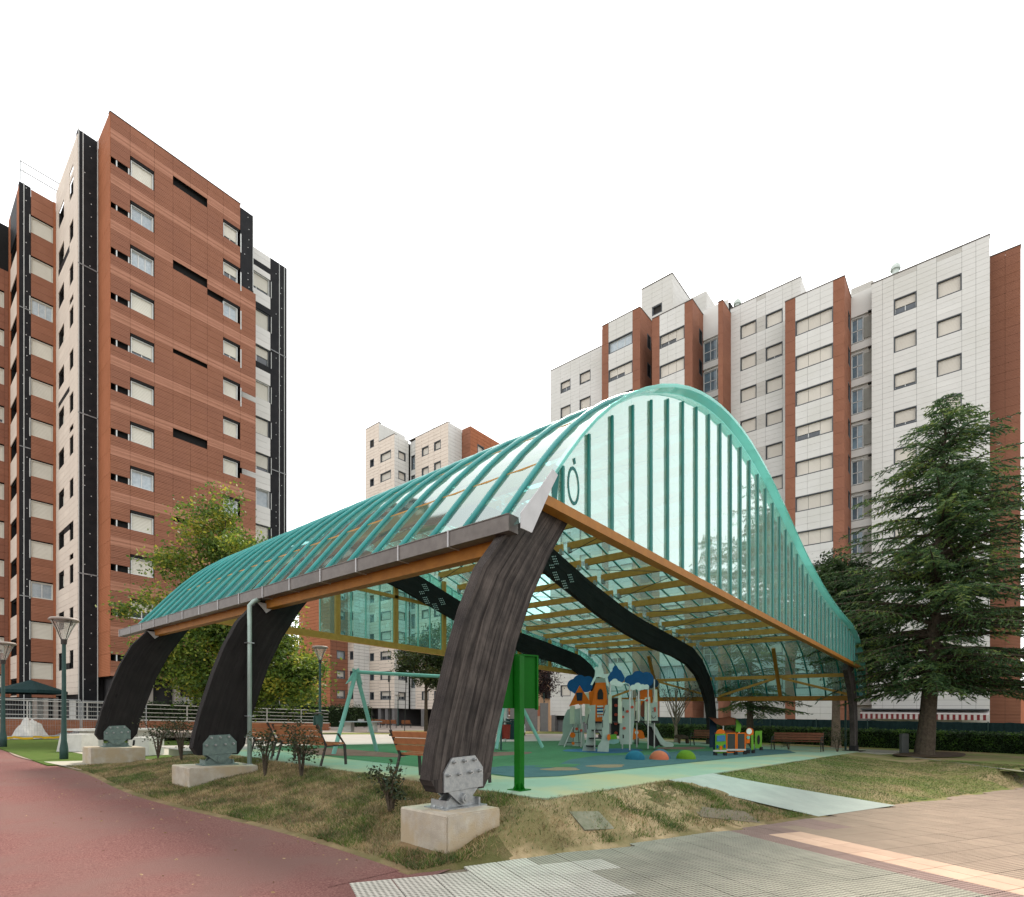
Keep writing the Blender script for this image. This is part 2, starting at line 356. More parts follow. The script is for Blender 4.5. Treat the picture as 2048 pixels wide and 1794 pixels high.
for i in range(18):
    t0, t1 = 12.6+i*.8, 13.4+i*.8
    kb.add([(path_edge(t0)-.05,t0,.02),(path_edge(t0)+.42,t0,.02),(path_edge(t1)+.42,t1,.02),(path_edge(t1)-.05,t1,.02)], [(0,1,2,3)])
struct('path_border', kb, mat('beige_border', (.28,.225,.175), .9))
def hgt(s, t):
    """height of the earth bank over the path and plaza"""
    a = (s - path_edge(t))/(1.93-path_edge(t)); b = (t - plaza_edge(s))/(max(.4, -.2-plaza_edge(s)))
    if t > -.2: x = min(a, b) if s < 1.95 else b
    else: x = min(a, b)
    raw = x; x = max(0., min(1., x)); x = x*x*(3-2*x)*.55 + x*.45
    e = max(0, (t-11.2)/3.4); x *= max(0., 1-e)
    n = noise.noise(Vector((s*1.1, t*1.1, 3)))*.035 + noise.noise(Vector((s*3.7, t*3.7, 9)))*.022
    return .47*x + n*min(1, x*4)*(1-.6*(x > .93)) + .012 + (min(0, raw)*.35)
bank = MB()
def grid(mb, s0, s1, t0, t1, ds, h, keep):
    ns, nt_ = int((s1-s0)/ds)+1, int((t1-t0)/ds)+1; idx = {}
    for i in range(ns+1):
        for j in range(nt_+1):
            s, t = s0+(s1-s0)*i/ns, t0+(t1-t0)*j/nt_
            idx[i, j] = len(mb.v); mb.v.append((s, t, h(s, t)))
    for i in range(ns):
        for j in range(nt_):
            s, t = s0+(s1-s0)*(i+.5)/ns, t0+(t1-t0)*(j+.5)/nt_
            if keep(s, t): mb.f.append((idx[i,j], idx[i+1,j], idx[i+1,j+1], idx[i,j+1])); mb.mi.append(0)
def on_ramp(s, t, m=0.):            # the concrete ramp from slab to plaza
    u = (t+.2)/(-2.6+.2); c0 = lerp(5.85, 6.80, (t+.2)/(-2.36)); c1 = lerp(8.10, 9.75, (t+.2)/(-3.2))
    return c0-m < s < c1+m
grid(bank, -1.2, 7.9, -2.8, -.18, .08, hgt, lambda s, t: t > plaza_edge(s)-.16 and s > path_edge(t)-.16 and not on_ramp(s, t, -.2))
grid(bank, -1.2, 1.96, -.18, 14.6, .10, hgt, lambda s, t: s > path_edge(t)-.16)
for k_, f_ in enumerate(bank.f):
    c_ = bank.v[f_[0]]; q_ = noise.noise(Vector((c_[0]*1.7, c_[1]*1.7, 21)))*.9 + noise.noise(Vector((c_[0]*5, c_[1]*5, 2)))*.4
    if min((c_[0]-.35)*1.2, (.35-c_[1])*1.0) + q_ > .25 and c_[0] < 4.6+q_*2: bank.mi[k_] = 1
BANK = struct('earth_bank', bank, [SOIL, SANDY], smooth=True)
def lawn_line(s, t): return (t+1.3) - (s-27)*.468
lawn = MB()
def hl(s, t):
    e = t-plaza_edge(s); b = max(0, min(1, e/(max(.5, -.25-plaza_edge(s))))); g = lawn_line(s, t)
    b = max(b, min(1, max(0, 1-g/3))) * max(0, min(1, e/.7)); n = noise.noise(Vector((s*.9, t*.9, 5)))*.012
    return .46*b + .012 + n*b + min(0, e)*.35
grid(lawn, 7.0, 34, -9, -.18, .2, hl, lambda s, t: t > plaza_edge(s)-.25 and not on_ramp(s, t, -.2) and lawn_line(s, t) > -.1)
struct('right_lawn', lawn, LAWNP, smooth=True)
lw = MB()
grid(lw, 16, 60, -16, 16, .5, lambda s, t: .44 + .015*max(0, s-34) + noise.noise(Vector((s*.3,t*.3,1)))*.02, lambda s, t: lawn_line(s, t) < .15 and t > plaza_edge(s)+.3 or s > 31.2)
lk = MB()
for i in range(12):
    a, b = 16.5+i*.9, 17.4+i*.9; lk.add([(a,-1.3+(a-27)*.468-.1,.47),(b,-1.3+(b-27)*.468-.1,.47),(b,-1.3+(b-27)*.468+.1,.47),(a,-1.3+(a-27)*.468+.1,.47)], [(0,1,2,3)])
struct('lawn_kerb', lk, mat('lawn_kerb_concrete', (.24,.225,.19), .9))
struct('hedge_lawn', lw, LAWN, smooth=True)
mul = MB(); pts = [(25.5+3.4*math.cos(a)*(1.9 if math.cos(a) > 0 else 1.0)+2.2, -2.9+1.15*math.sin(a)-.16*3*math.cos(a), 0) for a in [k*math.pi/18 for k in range(36)]]
mul.add([(x, y, .485+.0*x) for x, y, _ in pts], [tuple(range(36))])
struct('bare_earth_patch', mul, mat('brown_mulch', (.075,.05,.03), .97, (.05,.034,.022), 5., bump=.9, bscale=40))
ramp = MB()
for i in range(6):
    u0, u1 = i/6, (i+1)/6
    f = lambda u: [(lerp(5.85,6.80,u), lerp(-.2,plaza_edge(6.8)-.05,u), lerp(.503,.006,u**.9)), (lerp(8.10,9.75,u), lerp(-.2,plaza_edge(9.75)-.05,u), lerp(.503,.006,u**.9))]
    a, b = f(u0), f(u1); ramp.add(a+b, [(0,2,3,1)])
struct('concrete_ramp', ramp, RAMPM)
slab = MB(); slab.box(1.93, 31, -.2, 14.5, .2, .5)
struct('playground_slab', slab, SLABM)
sp = MB(); sp.box(26.5, 31.5, -1.6, -.21, .3, .49)
struct('side_footpath', sp, mat('beige_footpath', (.28,.27,.22), .9, (.25,.235,.2), 1.5))
rub = MB()
rub.add([(3.7,1.75,.504),(4.6,1.45,.504),(15,1.5,.504),(21.5,1.25,.504),(24,2.2,.504),(24,13.2,.504),(4,13.2,.504),(3.55,7,.504)], [tuple(range(8))])
struct('rubber_play_surface', rub, RUBG)
def blob(name, m, cx, cy, rx, ry, z, n=22, rot=0.):
    b = MB(); ps = []
    for k in range(n):
        a = 2*math.pi*k/n; w = 1+.13*math.sin(3*a+cx)+.08*math.sin(5*a+cy)
        x, y = rx*w*math.cos(a), ry*w*math.sin(a); ps.append((cx+x*math.cos(rot)-y*math.sin(rot), cy+x*math.sin(rot)+y*math.cos(rot), z))
    b.add(ps, [tuple(range(n))]); struct(name, b, m)
bb = MB()
edge = [(3.72,1.77),(4.6,1.47),(15,1.52),(21.5,1.28),(23.9,2.2),(23.9,4.2),(19,3.6),(16.5,4.4),(13.2,3.9),(11,4.6),(8.6,4.0),(6.8,3.1),(5.4,3.6),(3.9,3.4)]
bb.add([(x, y, .508) for x, y in edge], [tuple(range(len(edge)))])
struct('rubber_blue_band', bb, RUBB)
blob('rubber_patch_tan', RUBT, 5.9, 2.35, .55, .33, .512)
blob('rubber_patch_tan', RUBT, 7.6, 2.2, .65, .35, .512)
blob('rubber_patch_green', RUBG, 6.6, 2.9, .8, .3, .5122)
blob('rubber_patch_blue', mat('bright_blue_rubber', (.05,.12,.22), .95), 14.2, 6.2, 2.3, 1.1, .508)
blob('rubber_patch_red', RUBR, 8.3, 6.9, 1.9, .9, .508)
blob('rubber_patch_red', RUBR, 4.9, 9.3, 1.1, 2.1, .509)
blob('rubber_patch_red', RUBR, 20, 5.6, 2.0, .8, .509)
rp = MB(); rp.box(6.6, 40, 14.52, 24, .0, .47); rp.box(1.5, 24, 11.8, 14.45, .49, .503)
struct('rear_paving', rp, PAVEP)
rg = MB(); rg.box(24.5, 46, 13, 33, .25, .465); rg.box(11, 24.4, 24.1, 27.5, .2, .46)
struct('rear_lawn', rg, LAWN)
rp2 = MB(); rp2.box(3, 46, 27.6, 60, .2, .45)
struct('far_plaza', rp2, mat('far_plaza_paving', (.27, .23, .20), .9, (.24, .205, .18), .5))
ll = MB(); ll.box(-1.0, 6.7, 14.4, 30.5, -.05, .03)
struct('left_lawn', ll, mat('left_lawn_green', (.055,.10,.016), .97, (.075,.105,.024), 3., bump=.9, bscale=60))
lp = MB()
lp.add([(-.75,13.7,.036),(6,14.2,.036),(6,14.9,.036),(-.9,15.6,.036)], [(0,1,2,3)])
lp.add([(.6,17.2,.036),(6,16.6,.036),(6,20.5,.036),(.5,21.6,.036)], [(0,1,2,3)])
struct('left_footpath', lp, mat('pale_footpath', (.36,.34,.28), .9))

# plaza tiles ------------------------------------------------------
E1 = Vector((-.42, -.9075)); E2 = Vector((.9075, -.42)); OO = Vector((4.066, -2.25))
AROT = math.atan2(E1.y, E1.x)
def tilemat(name, c, c2, dots):
    def fn(nt, b, g, out):
        N, L = nt.nodes, nt.links
        mp = N.new('ShaderNodeMapping'); mp.inputs['Rotation'].default_value = (0, 0, -AROT); L.new(g.outputs['Position'], mp.inputs[0])
        sx = N.new('ShaderNodeSeparateXYZ'); L.new(mp.outputs[0], sx.inputs[0]); ss = []
        for i in (0, 1):
            a = N.new('ShaderNodeMath'); a.operation = 'MULTIPLY'; a.inputs[1].default_value = 2*math.pi/dots; L.new(sx.outputs[i], a.inputs[0])
            q = N.new('ShaderNodeMath'); q.operation = 'SINE'; L.new(a.outputs[0], q.inputs[0]); ss.append(q)
        mu = N.new('ShaderNodeMath'); mu.operation = 'ADD'; L.new(ss[0].outputs[0], mu.inputs[0]); L.new(ss[1].outputs[0], mu.inputs[1])
        rr = N.new('ShaderNodeMapRange'); rr.inputs[1].default_value = -1.2; rr.inputs[2].default_value = .6; L.new(mu.outputs[0], rr.inputs[0])
        bp = N.new('ShaderNodeBump'); bp.inputs['Strength'].default_value = 1; bp.inputs['Distance'].default_value = .006
        L.new(rr.outputs[0], bp.inputs['Height']); L.new(bp.outputs[0], b.inputs['Normal'])
        r2 = N.new('ShaderNodeMapRange'); r2.inputs[3].default_value = .42; L.new(rr.outputs[0], r2.inputs[0])
        mx = N.new('ShaderNodeMixRGB'); mx.blend_type = 'MULTIPLY'; mx.inputs[0].default_value = 1
        L.new(out, mx.inputs[1]); L.new(r2.outputs[0], mx.inputs[2]); L.new(mx.outputs[0], b.inputs['Base Color'])
    return mat(name, c, .85, c2, 2.2, jitter=.06, fn=fn)
T_GREY = tilemat('tile_dotted_grey', (.32,.30,.245), (.25,.238,.195), .05)
T_WHITE = tilemat('tile_dotted_white', (.50,.475,.42), (.42,.40,.35), .05)
T_TAN = tilemat('tile_tan', (.33,.25,.19), (.28,.21,.16), .045)
T_PINK = tilemat('tile_pink', (.29,.20,.175), (.24,.165,.145), .045)
T_ORNG = mat('tile_orange', (.46,.315,.235), .85, (.40,.27,.20), 3., jitter=.08)
pb = MB()
pb.add([(-1.45,-.42,-.02),(-.6,-.42,-.02),(30,-9.08,-.02),(30,-30,-.02),(-20,-30,-.02),(-20,-6,-.02),(-1.45,-6,-.02)], [tuple(range(7))][::1])
PLZ = struct('plaza_pavement', pb, mat('plaza_joint_sand', (.16,.13,.10), .95))
random.seed(3)
tiles = []
def add_tile(a0, a1, b0, b1):
    ca, cb = (a0+a1)/2, (b0+b1)/2; p = OO + E1*ca + E2*cb
    if p.y > plaza_edge(p.x)+.02 or p.x < -30 or p.x > 26: return
    if p.x < -1.35 and p.y > -6: return
    dx, dy = p.x-CAMS, p.y-CAMT; dep = dx*VY + dy*VX; lat = dx*VX - dy*VY
    if dep < 2.2 or abs(lat)/dep > 1.02: return
    if cb < 0:
        wedge = (p - Vector((.35,-1.15))).length
        m = T_WHITE if (lat < .20*round((dep-3.6)/.42) - .15 + .35*((int(ca/.4) % 3) == 0)) and dep < 6.2 and lat < 1.15 else T_GREY
    elif cb < .36: m = T_PINK
    elif cb < 1.04: m = T_ORNG if ca > -.2 else T_PINK
    else: m = T_PINK if ca < -.35+.1*cb and cb < 2.2 else T_TAN
    tiles.append(((a1-a0)*(b1-b0)*1.56/dep**3, a1-a0, b1-b0, p, m))
for i in range(-30, 46):
    for j in range(-26, 0): add_tile(i*.4, i*.4+.4, j*.4, j*.4+.4)
    add_tile(i*.4, i*.4+.4, 0, .36)
    add_tile(i*.4, i*.4+.4, .36, .70); add_tile(i*.4, i*.4+.4, .70, 1.04)
    for j in range(60): add_tile(i*.4, i*.4+.4, 1.04+j*.4, 1.44+j*.4)
tiles.sort(key=lambda q: -q[0]); TM = {}
def tile_mb(w, h, p, dz=0.):
    b = MB(); g = .003
    vs = []
    for z, k in ((-.02, g), (-.004, g), (0, g+.005)):
        for a, c in ((-w/2+k, -h/2+k), (w/2-k, -h/2+k), (w/2-k, h/2-k), (-w/2+k, h/2-k)):
            q = E1*a + E2*c; vs.append((p.x+q.x, p.y+q.y, z+dz))
    fs = [(8,11,10,9)]
    for r_ in (0, 4):
        for k in range(4): fs.append((r_+k, r_+4+k, r_+4+(k+1)%4, r_+(k+1)%4))
    b.add(vs, fs); return b
for _, w, h, p, m in tiles[:300]:
    key = (round(w,3), round(h,3), m.name)
    if key not in TM: TM[key] = tile_mb(w, h, Vector((0,0))).mesh('paving_tile', m, True)
    lz = SL(p.x, p.y) - SL(0, 0) + random.uniform(-.0012, .0022)
    link('paving_tile', TM[key], PLZ, (p.x, p.y, lz))
rest = MB(); mlist = [T_GREY, T_WHITE, T_TAN, T_PINK, T_ORNG]
for _, w, h, p, m in tiles[300:]:
    b = tile_mb(w, h, p, random.uniform(-.001, .002)); rest.add(b.v, b.f, mlist.index(m))
o = part('paving_tile', rest, mlist, PLZ, shear=True); o['kind'] = 'stuff'

# ------------------------------------------------------------------ CANOPY
ROOF = [(1.36,4.12),(1.84,4.72),(2.05,5.0),(2.69,5.8),(3.1,6.27),(3.97,7.0),(4.7,7.5),(5.35,7.87),(6.11,8.22),(7.19,8.60),(8.44,8.85),(9.45,8.92),(10.7,8.86),(12.1,8.60),(13.2,8.31),(14.4,7.98),(16.0,7.48),(18.1,7.02),(19.8,6.72),(22.1,6.48),(24.0,6.38),(25.4,6.30),(26.6,6.05),(27.5,5.68),(28.2,5.25),(28.75,4.75),(29.15,4.2),(29.6,3.28)]
A_TOP = [(.05,.85),(.10,1.14),(.20,1.56),(.31,1.92),(.46,2.4),(.65,2.92),(.93,3.5),(1.41,4.08),(1.90,4.62),(2.5,5.42),(3.3,6.2),(4.3,6.93),(5.5,7.56),(6.8,8.04),(8.2,8.32),(9.5,8.36),(11,8.14),(12.5,7.76),(14.5,7.22),(17.3,6.62),(19,6.37),(21.5,6.12),(24.8,5.75),(26.1,5.25),(27.2,4.4),(27.9,3.5),(28.2,2.4),(28.25,1.5),(28.15,.75)]
A_BOT = [(1.06,.89),(1.1,1.1),(1.16,1.37),(1.26,1.66),(1.36,1.96),(1.57,2.6),(1.89,3.28),(2.31,3.96),(2.82,4.64),(3.6,5.45),(4.6,6.25),(5.8,6.95),(7,7.32),(8.2,7.48),(9.5,7.42),(11,7.12),(12.5,6.72),(13.7,6.4),(15.4,5.95),(17.6,5.53),(20,5.2),(22.4,5.05),(24.1,4.8),(25.4,4.33),(26.3,3.6),(26.9,2.8),(27.2,1.95),(27.3,1.35),(27.3,.75)]
CAN = thing('playground_canopy', 'teal ribbed wave-roofed canopy on black curved timber legs over the playground', 'canopy', 0, 0, 0)
CZ = -SL(0, 0)
def cpart(name, mb, m, parent=CAN, smooth=False, kind=None): return part(name, mb, m, parent, (0,0,0), 0, True, smooth, kind)
def arch(idx, t0, w, m, lam):
    """one glulam arch: lamella strips between the outer and inner curve, slightly uneven on the faces"""
    random.seed(20+idx); out = []
    def seg(i0, i1, name):
        b = MB(); b.uv = []
        tops, bots = A_TOP[i0:i1], A_BOT[i0:i1]; L = 0.; ls = []
        for i, p in enumerate(tops):
            if i: L += math.hypot(p[0]-tops[i-1][0], p[1]-tops[i-1][1])
            ls.append(L)
        for k in range(lam):
            f0, f1 = k/lam, (k+1)/lam; dy = random.uniform(0, .016) if lam > 2 else 0; n = len(tops); base = len(b.v); u0 = random.random()*30
            for i in range(n):
                for f in (f0, f1):
                    x, z = lerp(tops[i][0], bots[i][0], f), lerp(tops[i][1], bots[i][1], f)
                    b.v += [(x, t0+dy, z), (x, t0+w-dy, z)]; b.uv += [(f*1.05+u0, ls[i]), (f*1.05+u0+7+.2, ls[i])]
            for i in range(n-1):
                o = base+4*i; p = o+4
                b.f += [(o, o+2, p+2, p), (o+1, p+1, p+3, o+3)]
                b.f += [(o, p, p+1, o+1)]; b.f += [(o+2, o+3, p+3, p+2)]
            o = base; b.f.append((o, o+1, o+3, o+2)); o = base+4*(n-1); b.f.append((o, o+2, o+3, o+1))
        b.mi = [0]*len(b.f)
        return cpart(name, b, m)
    if idx == 0:
        out = [seg(0, 9, 'arch_leg'), seg(23, len(A_TOP), 'arch_leg')]
    else: out = [seg(0, len(A_TOP), 'arch_beam')]
    ch = MB(); ch.uv = []
    pl = [(.05,.85),(.15,.70),(.92,.70),(1.06,.89)]
    b = MB(); b.prism(pl, t0, t0+w); ch.v, ch.f, ch.mi = b.v, b.f, b.mi; ch.uv = [(x, z) for x, _, z in b.v]
    cpart('arch_foot', ch, m, out[0])
    return out
ARCHT = (0, 7.12, 14.35)
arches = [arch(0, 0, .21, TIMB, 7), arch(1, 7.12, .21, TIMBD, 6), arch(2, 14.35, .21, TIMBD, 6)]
for i, (ta, leg) in enumerate(zip(ARCHT, [a[0] for a in arches])):
    GS = STEEL if i == 0 else mat('green_cast_steel', (.17,.225,.205), .5, (.125,.17,.16), 14., metal=.4)  # green cast of the light painted into the rear shoes' steel, no corrosion
    pl = MB(); P8 = [(.23,.70),(.23,.93),(.36,1.10),(.74,1.12),(.88,.97),(.88,.73)]
    pl.prism(P8, ta-.028, ta-.002); pl.prism(P8, ta+.212, ta+.238); cpart('shoe_plate', pl, GS, leg)
    if i == 0:
        b = MB(); b.lathe([(.0,-.03),(.024,-.03),(.024,0),(.0,0)], 6); b.lathe([(.0,-.055),(.012,-.055),(.012,-.03)], 6); b.v = [(x, z, y) for x, y, z in b.v]
    bm_ = b.mesh('bolt', BOLT) if i == 0 else bm_
    for x, z in ((.38,1.05),(.55,1.06),(.72,1.07),(.29,.90),(.46,.905),(.65,.92),(.81,.93)):
        link('bolt', bm_, leg, (x, ta-.03, z+SA*x+SB*(ta-.03)))
    hg = MB()
    lug = [(.30,.70),(.80,.72),(.63,.555),(.58,.53),(.53,.53),(.48,.56)]
    hg.prism(lug, ta-.02, ta+.01); hg.prism(lug, ta+.2, ta+.23)
    base = [(.24,.505),(.86,.505),(.86,.53),(.70,.66),(.60,.63),(.50,.63),(.42,.66),(.26,.53)]
    hg.prism(base, ta+.02, ta+.05); hg.prism(base, ta+.16, ta+.19); hg.box(.2, .9, ta-.08, ta+.3, .49, .512)
    for k in (.26, .80): hg.box(k, k+.03, ta-.03, ta+.24, .505, .60)
    b = MB(); b.lathe([(0,-.06),(.062,-.06),(.062,.3),(0,.3)], 16); hg.add([(.555+p[0], ta+p[2], .612+p[1]) for p in b.v], b.f)
    b = MB(); b.lathe([(0,-.075),(.035,-.075),(.035,-.06)], 12); hg.add([(.555+p[0], ta+p[2], .612+p[1]) for p in b.v], b.f)
    cpart('hinge', hg, GS, leg)
    fo = MB(); dz = (0, -.02, -.03)[i]
    s0, s1, y0, y1, c = (.0, .877, ta-.325, ta+.5, .018) if i == 0 else (-.15, 1.15, ta-.42, ta+.55, .015)
    ztop = .5 if i == 0 else .49
    fo.prism([(s0,-.35),(s0,ztop-c),(s0+c,ztop),(s1-c,ztop),(s1,ztop-c),(s1,-.35)], y0+c, y1-c)
    fo.prism([(s0+c,-.35),(s0+c,ztop-c),(s1-c,ztop-c),(s1-c,-.35)], y0, y0+c+.001); fo.prism([(s0+c,-.35),(s0+c,ztop-c),(s1-c,ztop-c),(s1-c,-.35)], y1-c-.001, y1)
    cpart('footing', fo, CONC)
    rl = MB()      # right-hand foot shoe
    rl.box(27.25, 28.2, ta-.03, ta+.24, .50, .76); rl.box(27.0, 28.5, ta-.3, ta+.5, .30, .512); cpart('right_shoe', rl, IRON if i else DARKV)
# roof sheets and ribs, bay by bay
def dens(prof, step=.45):
    o = [prof[0]]
    for a, b in zip(prof, prof[1:]):
        n = max(1, int(math.hypot(b[0]-a[0], b[1]-a[1])/step))
        for k in range(1, n+1): o.append((lerp(a[0],b[0],k/n), lerp(a[1],b[1],k/n)))
    return o
def smoothp(prof, it=3):
    p = list(prof)
    for _ in range(it): p = [p[0]] + [((p[i-1][0]+2*p[i][0]+p[i+1][0])/4, (p[i-1][1]+2*p[i][1]+p[i+1][1])/4) for i in range(1, len(p)-1)] + [p[-1]]
    return p
RP = smoothp(dens(ROOF), 4)
def roofz(s): return interp(RP, s)
TR = [-.28] + [.2+.745*k for k in range(22)] + [16.05]
for a, b in zip(TR, TR[1:]):
    m = MB(); n = len(RP); bow = .018
    for (x, z) in RP:
        m.v += [(x, a+.004, z), (x, (a+b)/2, z-bow), (x, b-.004, z)]
    for i in range(n-1):
        for k in range(2): m.f.append((3*i+k, 3*i+k+1, 3*i+k+4, 3*i+k+3)); m.mi.append(0)
    cpart('roof_sheet', m, ROOFG, smooth=True)
for t in TR[1:-1]:
    m = MB(); m.tube([(x, t, z+.025) for x, z in RP], .042, 8); cpart('roof_rib', m, RIBT, smooth=True)
    m = MB(); m.bar((0,0,0),(0,0,.01),.01,.01)
eb = MB()
for (x, z), (x2, z2) in zip(RP, RP[1:]):
    eb.add([(x,-.285,z+.02),(x2,-.285,z2+.02),(x2,-.285,z2-.05),(x,-.285,z-.05),(x,-.275,z+.02),(x2,-.275,z2+.02),(x2,-.275,z2-.05),(x,-.275,z-.05)], [(0,1,2,3),(7,6,5,4),(0,4,5,1),(3,2,6,7)])
cpart('roof_edge_trim', eb, ROOFS)
soff = MB()
for (x, z), (x2, z2) in zip(RP, RP[1:]):
    if x > 2.4: soff.add([(x,-.27,z-.045),(x2,-.27,z2-.045),(x2,-.09,z2-.09),(x,-.09,z-.09)], [(0,1,2,3)])
cpart('roof_edge_soffit', soff, ROOFS)
# front gable: sheets between vertical ribs
GR = [1.98] + [2.48+.705*k for k in range(38)]
for a, b in zip(GR, GR[1:]):
    n = 4; m = MB()
    top = [(lerp(a,b,k/n), roofz(lerp(a,b,k/n))-.07) for k in range(n+1)]
    poly = [(a+.003, 4.66), (b-.003, 4.66)] + [(min(max(x, a+.003), b-.003), max(z, 4.72)) for x, z in reversed(top)]
    m.prism(poly, -.085, -.08); cpart('gable_sheet', m, GABG)
for s in GR[1:]:
    zt = roofz(s)-.22
    if zt < 4.9: continue
    m = MB(); m.tube([(s, -.112, 4.63), (s, -.112, zt)], .029, 8); cpart('gable_rib', m, RIBD, smooth=False)
m = MB(); m.box(1.86, 28.85, -.20, -.01, 4.555, 4.70); cpart('gable_beam', m, PURLO)
m = MB(); m.box(1.95, 28.7, -.075, -.02, 4.70, 4.72); cpart('gable_sill', m, ZINC)
m = MB(); m.prism([(1.30,4.02),(1.52,4.02),(1.92,4.70),(2.10,4.98),(1.98,5.02),(1.72,4.70),(1.30,4.22)], -.30, -.287); cpart('eave_flashing', m, ZINCL)
m = MB(); m.prism([(28.45,4.9),(28.85,4.75),(29.95,3.30),(29.0,3.30),(28.5,4.3)], -.30, -.287); m.box(29.0, 29.95, -.30, 16, 3.27, 3.30); cpart('eave_flashing', m, mat('brown_flashing', (.20,.15,.11), .6))
# graffiti ring and blob on the first gable sheets
g = MB(); rr = []
for k in range(20):
    a = 2*math.pi*k/20; rr += [(2.79+.12*math.cos(a), -.092, 5.12+.24*math.sin(a)), (2.79+.155*math.cos(a), -.092, 5.12+.29*math.sin(a))]
g.add(rr, [(2*k, 2*k+1, (2*k+3) % 40, (2*k+2) % 40) for k in range(20)])
g.add([(2.80,-.092,5.44),(2.85,-.092,5.48),(2.83,-.092,5.56),(2.77,-.092,5.52)], [(0,1,2,3)])
g.add([(2.25,-.092,4.74),(2.36,-.092,4.76),(2.40,-.092,5.05),(2.43,-.092,5.25),(2.30,-.092,5.28),(2.22,-.092,5.1),(2.24,-.092,4.95)], [tuple(range(7))])
cpart('graffiti', g, GRAF)
# eaves: gutter in segments, orange eave beam, downpipe
gt = [-.12 + i*1.145 for i in range(16)]
for i, (a, b) in enumerate(zip(gt, gt[1:])):
    m = MB(); m.box(1.27, 1.46, a+.006, b-.006, 4.02, 4.23); m.box(1.26, 1.47, a+.006, b-.006, 4.232, 4.245)
    gp = cpart('gutter', m, ZINC)
    st_ = MB(); st_.box(1.255, 1.47, b-.014, b+.014, 4.012, 4.25); cpart('gutter_joint', st_, ZINCL, gp)
m = MB(); m.box(1.50, 1.66, .25, 14.9, 3.86, 4.06); cpart('eave_beam', m, PURLO)
for ta in ARCHT[1:]:
    m = MB(); m.prism([(1.30,3.97),(1.75,3.97),(1.5,3.76)], ta-.05, ta-.03); cpart('eave_bracket', m, ZINCL)
m = MB(); m.tube([(1.12,7.03,.36),(1.12,7.03,3.86),(1.2,7.03,3.95),(1.33,7.03,4.03)], .046, 12); dpp = cpart('downpipe', m, mat('mint_downpipe', (.34,.43,.39), .45, (.28,.36,.33), 4., metal=.3), smooth=True)
m = MB()
for z in (1.05, 1.5, 3.05): m.box(1.05, 1.19, 6.96, 7.12, z, z+.02)
m.box(1.0, 1.14, 6.9, 7.1, .485, .50); cpart('pipe_clip', m, STEEL, dpp)
for tt, s in ((.6, 28.55), (7.7, 28.4)):
    m = MB(); m.tube([(s, tt, .5), (s, tt, 3.2)], .05, 10); cpart('downpipe', m, POSTG)
# purlins
PS = [2.45,3.6,4.8,6.0,7.2,8.32,9.44,10.6,11.8,13.0,14.2,15.4,16.7,18.0,19.4,21.0,22.6,24.2,25.7]
for s in PS:
    zt = roofz(s)-.05; dp = .25
    for a, b in ((.22, 7.11), (7.34, 14.34)):
        m = MB(); m.box(s-.05, s+.05, a, b, zt-dp, zt); cpart('purlin', m, PURL)
    br = MB()
    for a in (7.02, 7.40, 14.25): br.box(s-.085, s+.085, a-.05, a+.06, zt-dp-.12, zt-dp+.06)
    cpart('purlin_bracket', br, STEEL)
for i in range(1, len(PS)-2, 3):
    for a, b in ((.25, 7.1), (7.4, 14.3)):
        for q in (0, 1):
            s1, s2 = (PS[i], PS[i+2]) if q else (PS[i+2], PS[i])
            m = MB(); m.tube([(s1, a, roofz(s1)-.45), (s2, b, roofz(s2)-.45)], .013, 5); cpart('tie_rod', m, IRON)
nb = MB(); random.seed(5)
for ta in ARCHT[1:]:
    for (cs, cz) in ((12.0, 7.55), (11.85, 7.2), (12.05, 6.98), (13.0, 7.1), (12.6, 6.78)):
        for i in range(3):
            for j in range(4 if cz != 7.2 else 2):
                b = MB(); b.lathe([(0,-.02),(.024,-.02),(.024,0)], 6)
                x = cs+i*.10+j*.055; z = cz - j*.075 + i*.03; nb.add([(x+p[0], ta+p[2]-.001, z+p[1]) for p in b.v], b.f)
cpart('arch_bolts', nb, mat('zinc_nut', (.62,.66,.66), .35, metal=.4), kind='stuff')
# right-hand side wall framing
for a, b in ((.22, 7.11), (7.34, 14.34)):
    c = (a+b)/2
    m = MB(); m.box(28.3, 28.46, a, b, 3.02, 3.27); cpart('side_eave_beam', m, PURLO)
    m = MB(); m.box(27.95, 28.1, a, b, 4.22, 4.40); cpart('side_rail', m, PURL)
    m = MB(); m.bar((28.4, c, 3.2), (27.0, c, 5.75), .14, .16, up=(0,1,0)); cpart('side_post', m, PURLO)
    for e, f in ((a+.1, c-.2), (b-.1, c+.2)):
        m = MB(); m.bar((28.35, e, 3.3), (28.0, f, 4.22), .10, .12); cpart('side_brace', m, PURL)
# rear gable
m = MB(); m.box(1.9, 28.8, 14.58, 14.74, 4.55, 4.80); cpart('rear_beam', m, PURL)
m = MB(); m.box(4.4, 17.5, 14.60, 14.72, 6.74, 6.88); cpart('rear_rail', m, PURL)
for s in (5.1, 7.93, 10.78, 13.6, 16.4, 19.2, 22.0, 24.8):
    m = MB(); m.box(s-.1, s+.1, 14.6, 14.72, 4.8, roofz(s)-.12); cpart('rear_post', m, PURL)
RG = [7.25+.70*k for k in range(31)]
for a, b in zip(RG, RG[1:]):
    m = MB(); m.prism([(a+.004,4.8),(b-.004,4.8),(b-.004,roofz(b)-.1),(a+.004,roofz(a)-.1)], 14.80, 14.806); cpart('rear_sheet', m, REARG)
for s in [4.3, 5.75] + RG:
    m = MB(); m.box(s-.022, s+.022, 14.78, 14.83, 4.8, roofz(s)-.1); cpart('rear_rib', m, mat('pale_teal_rib', (.25,.50,.45), .4))

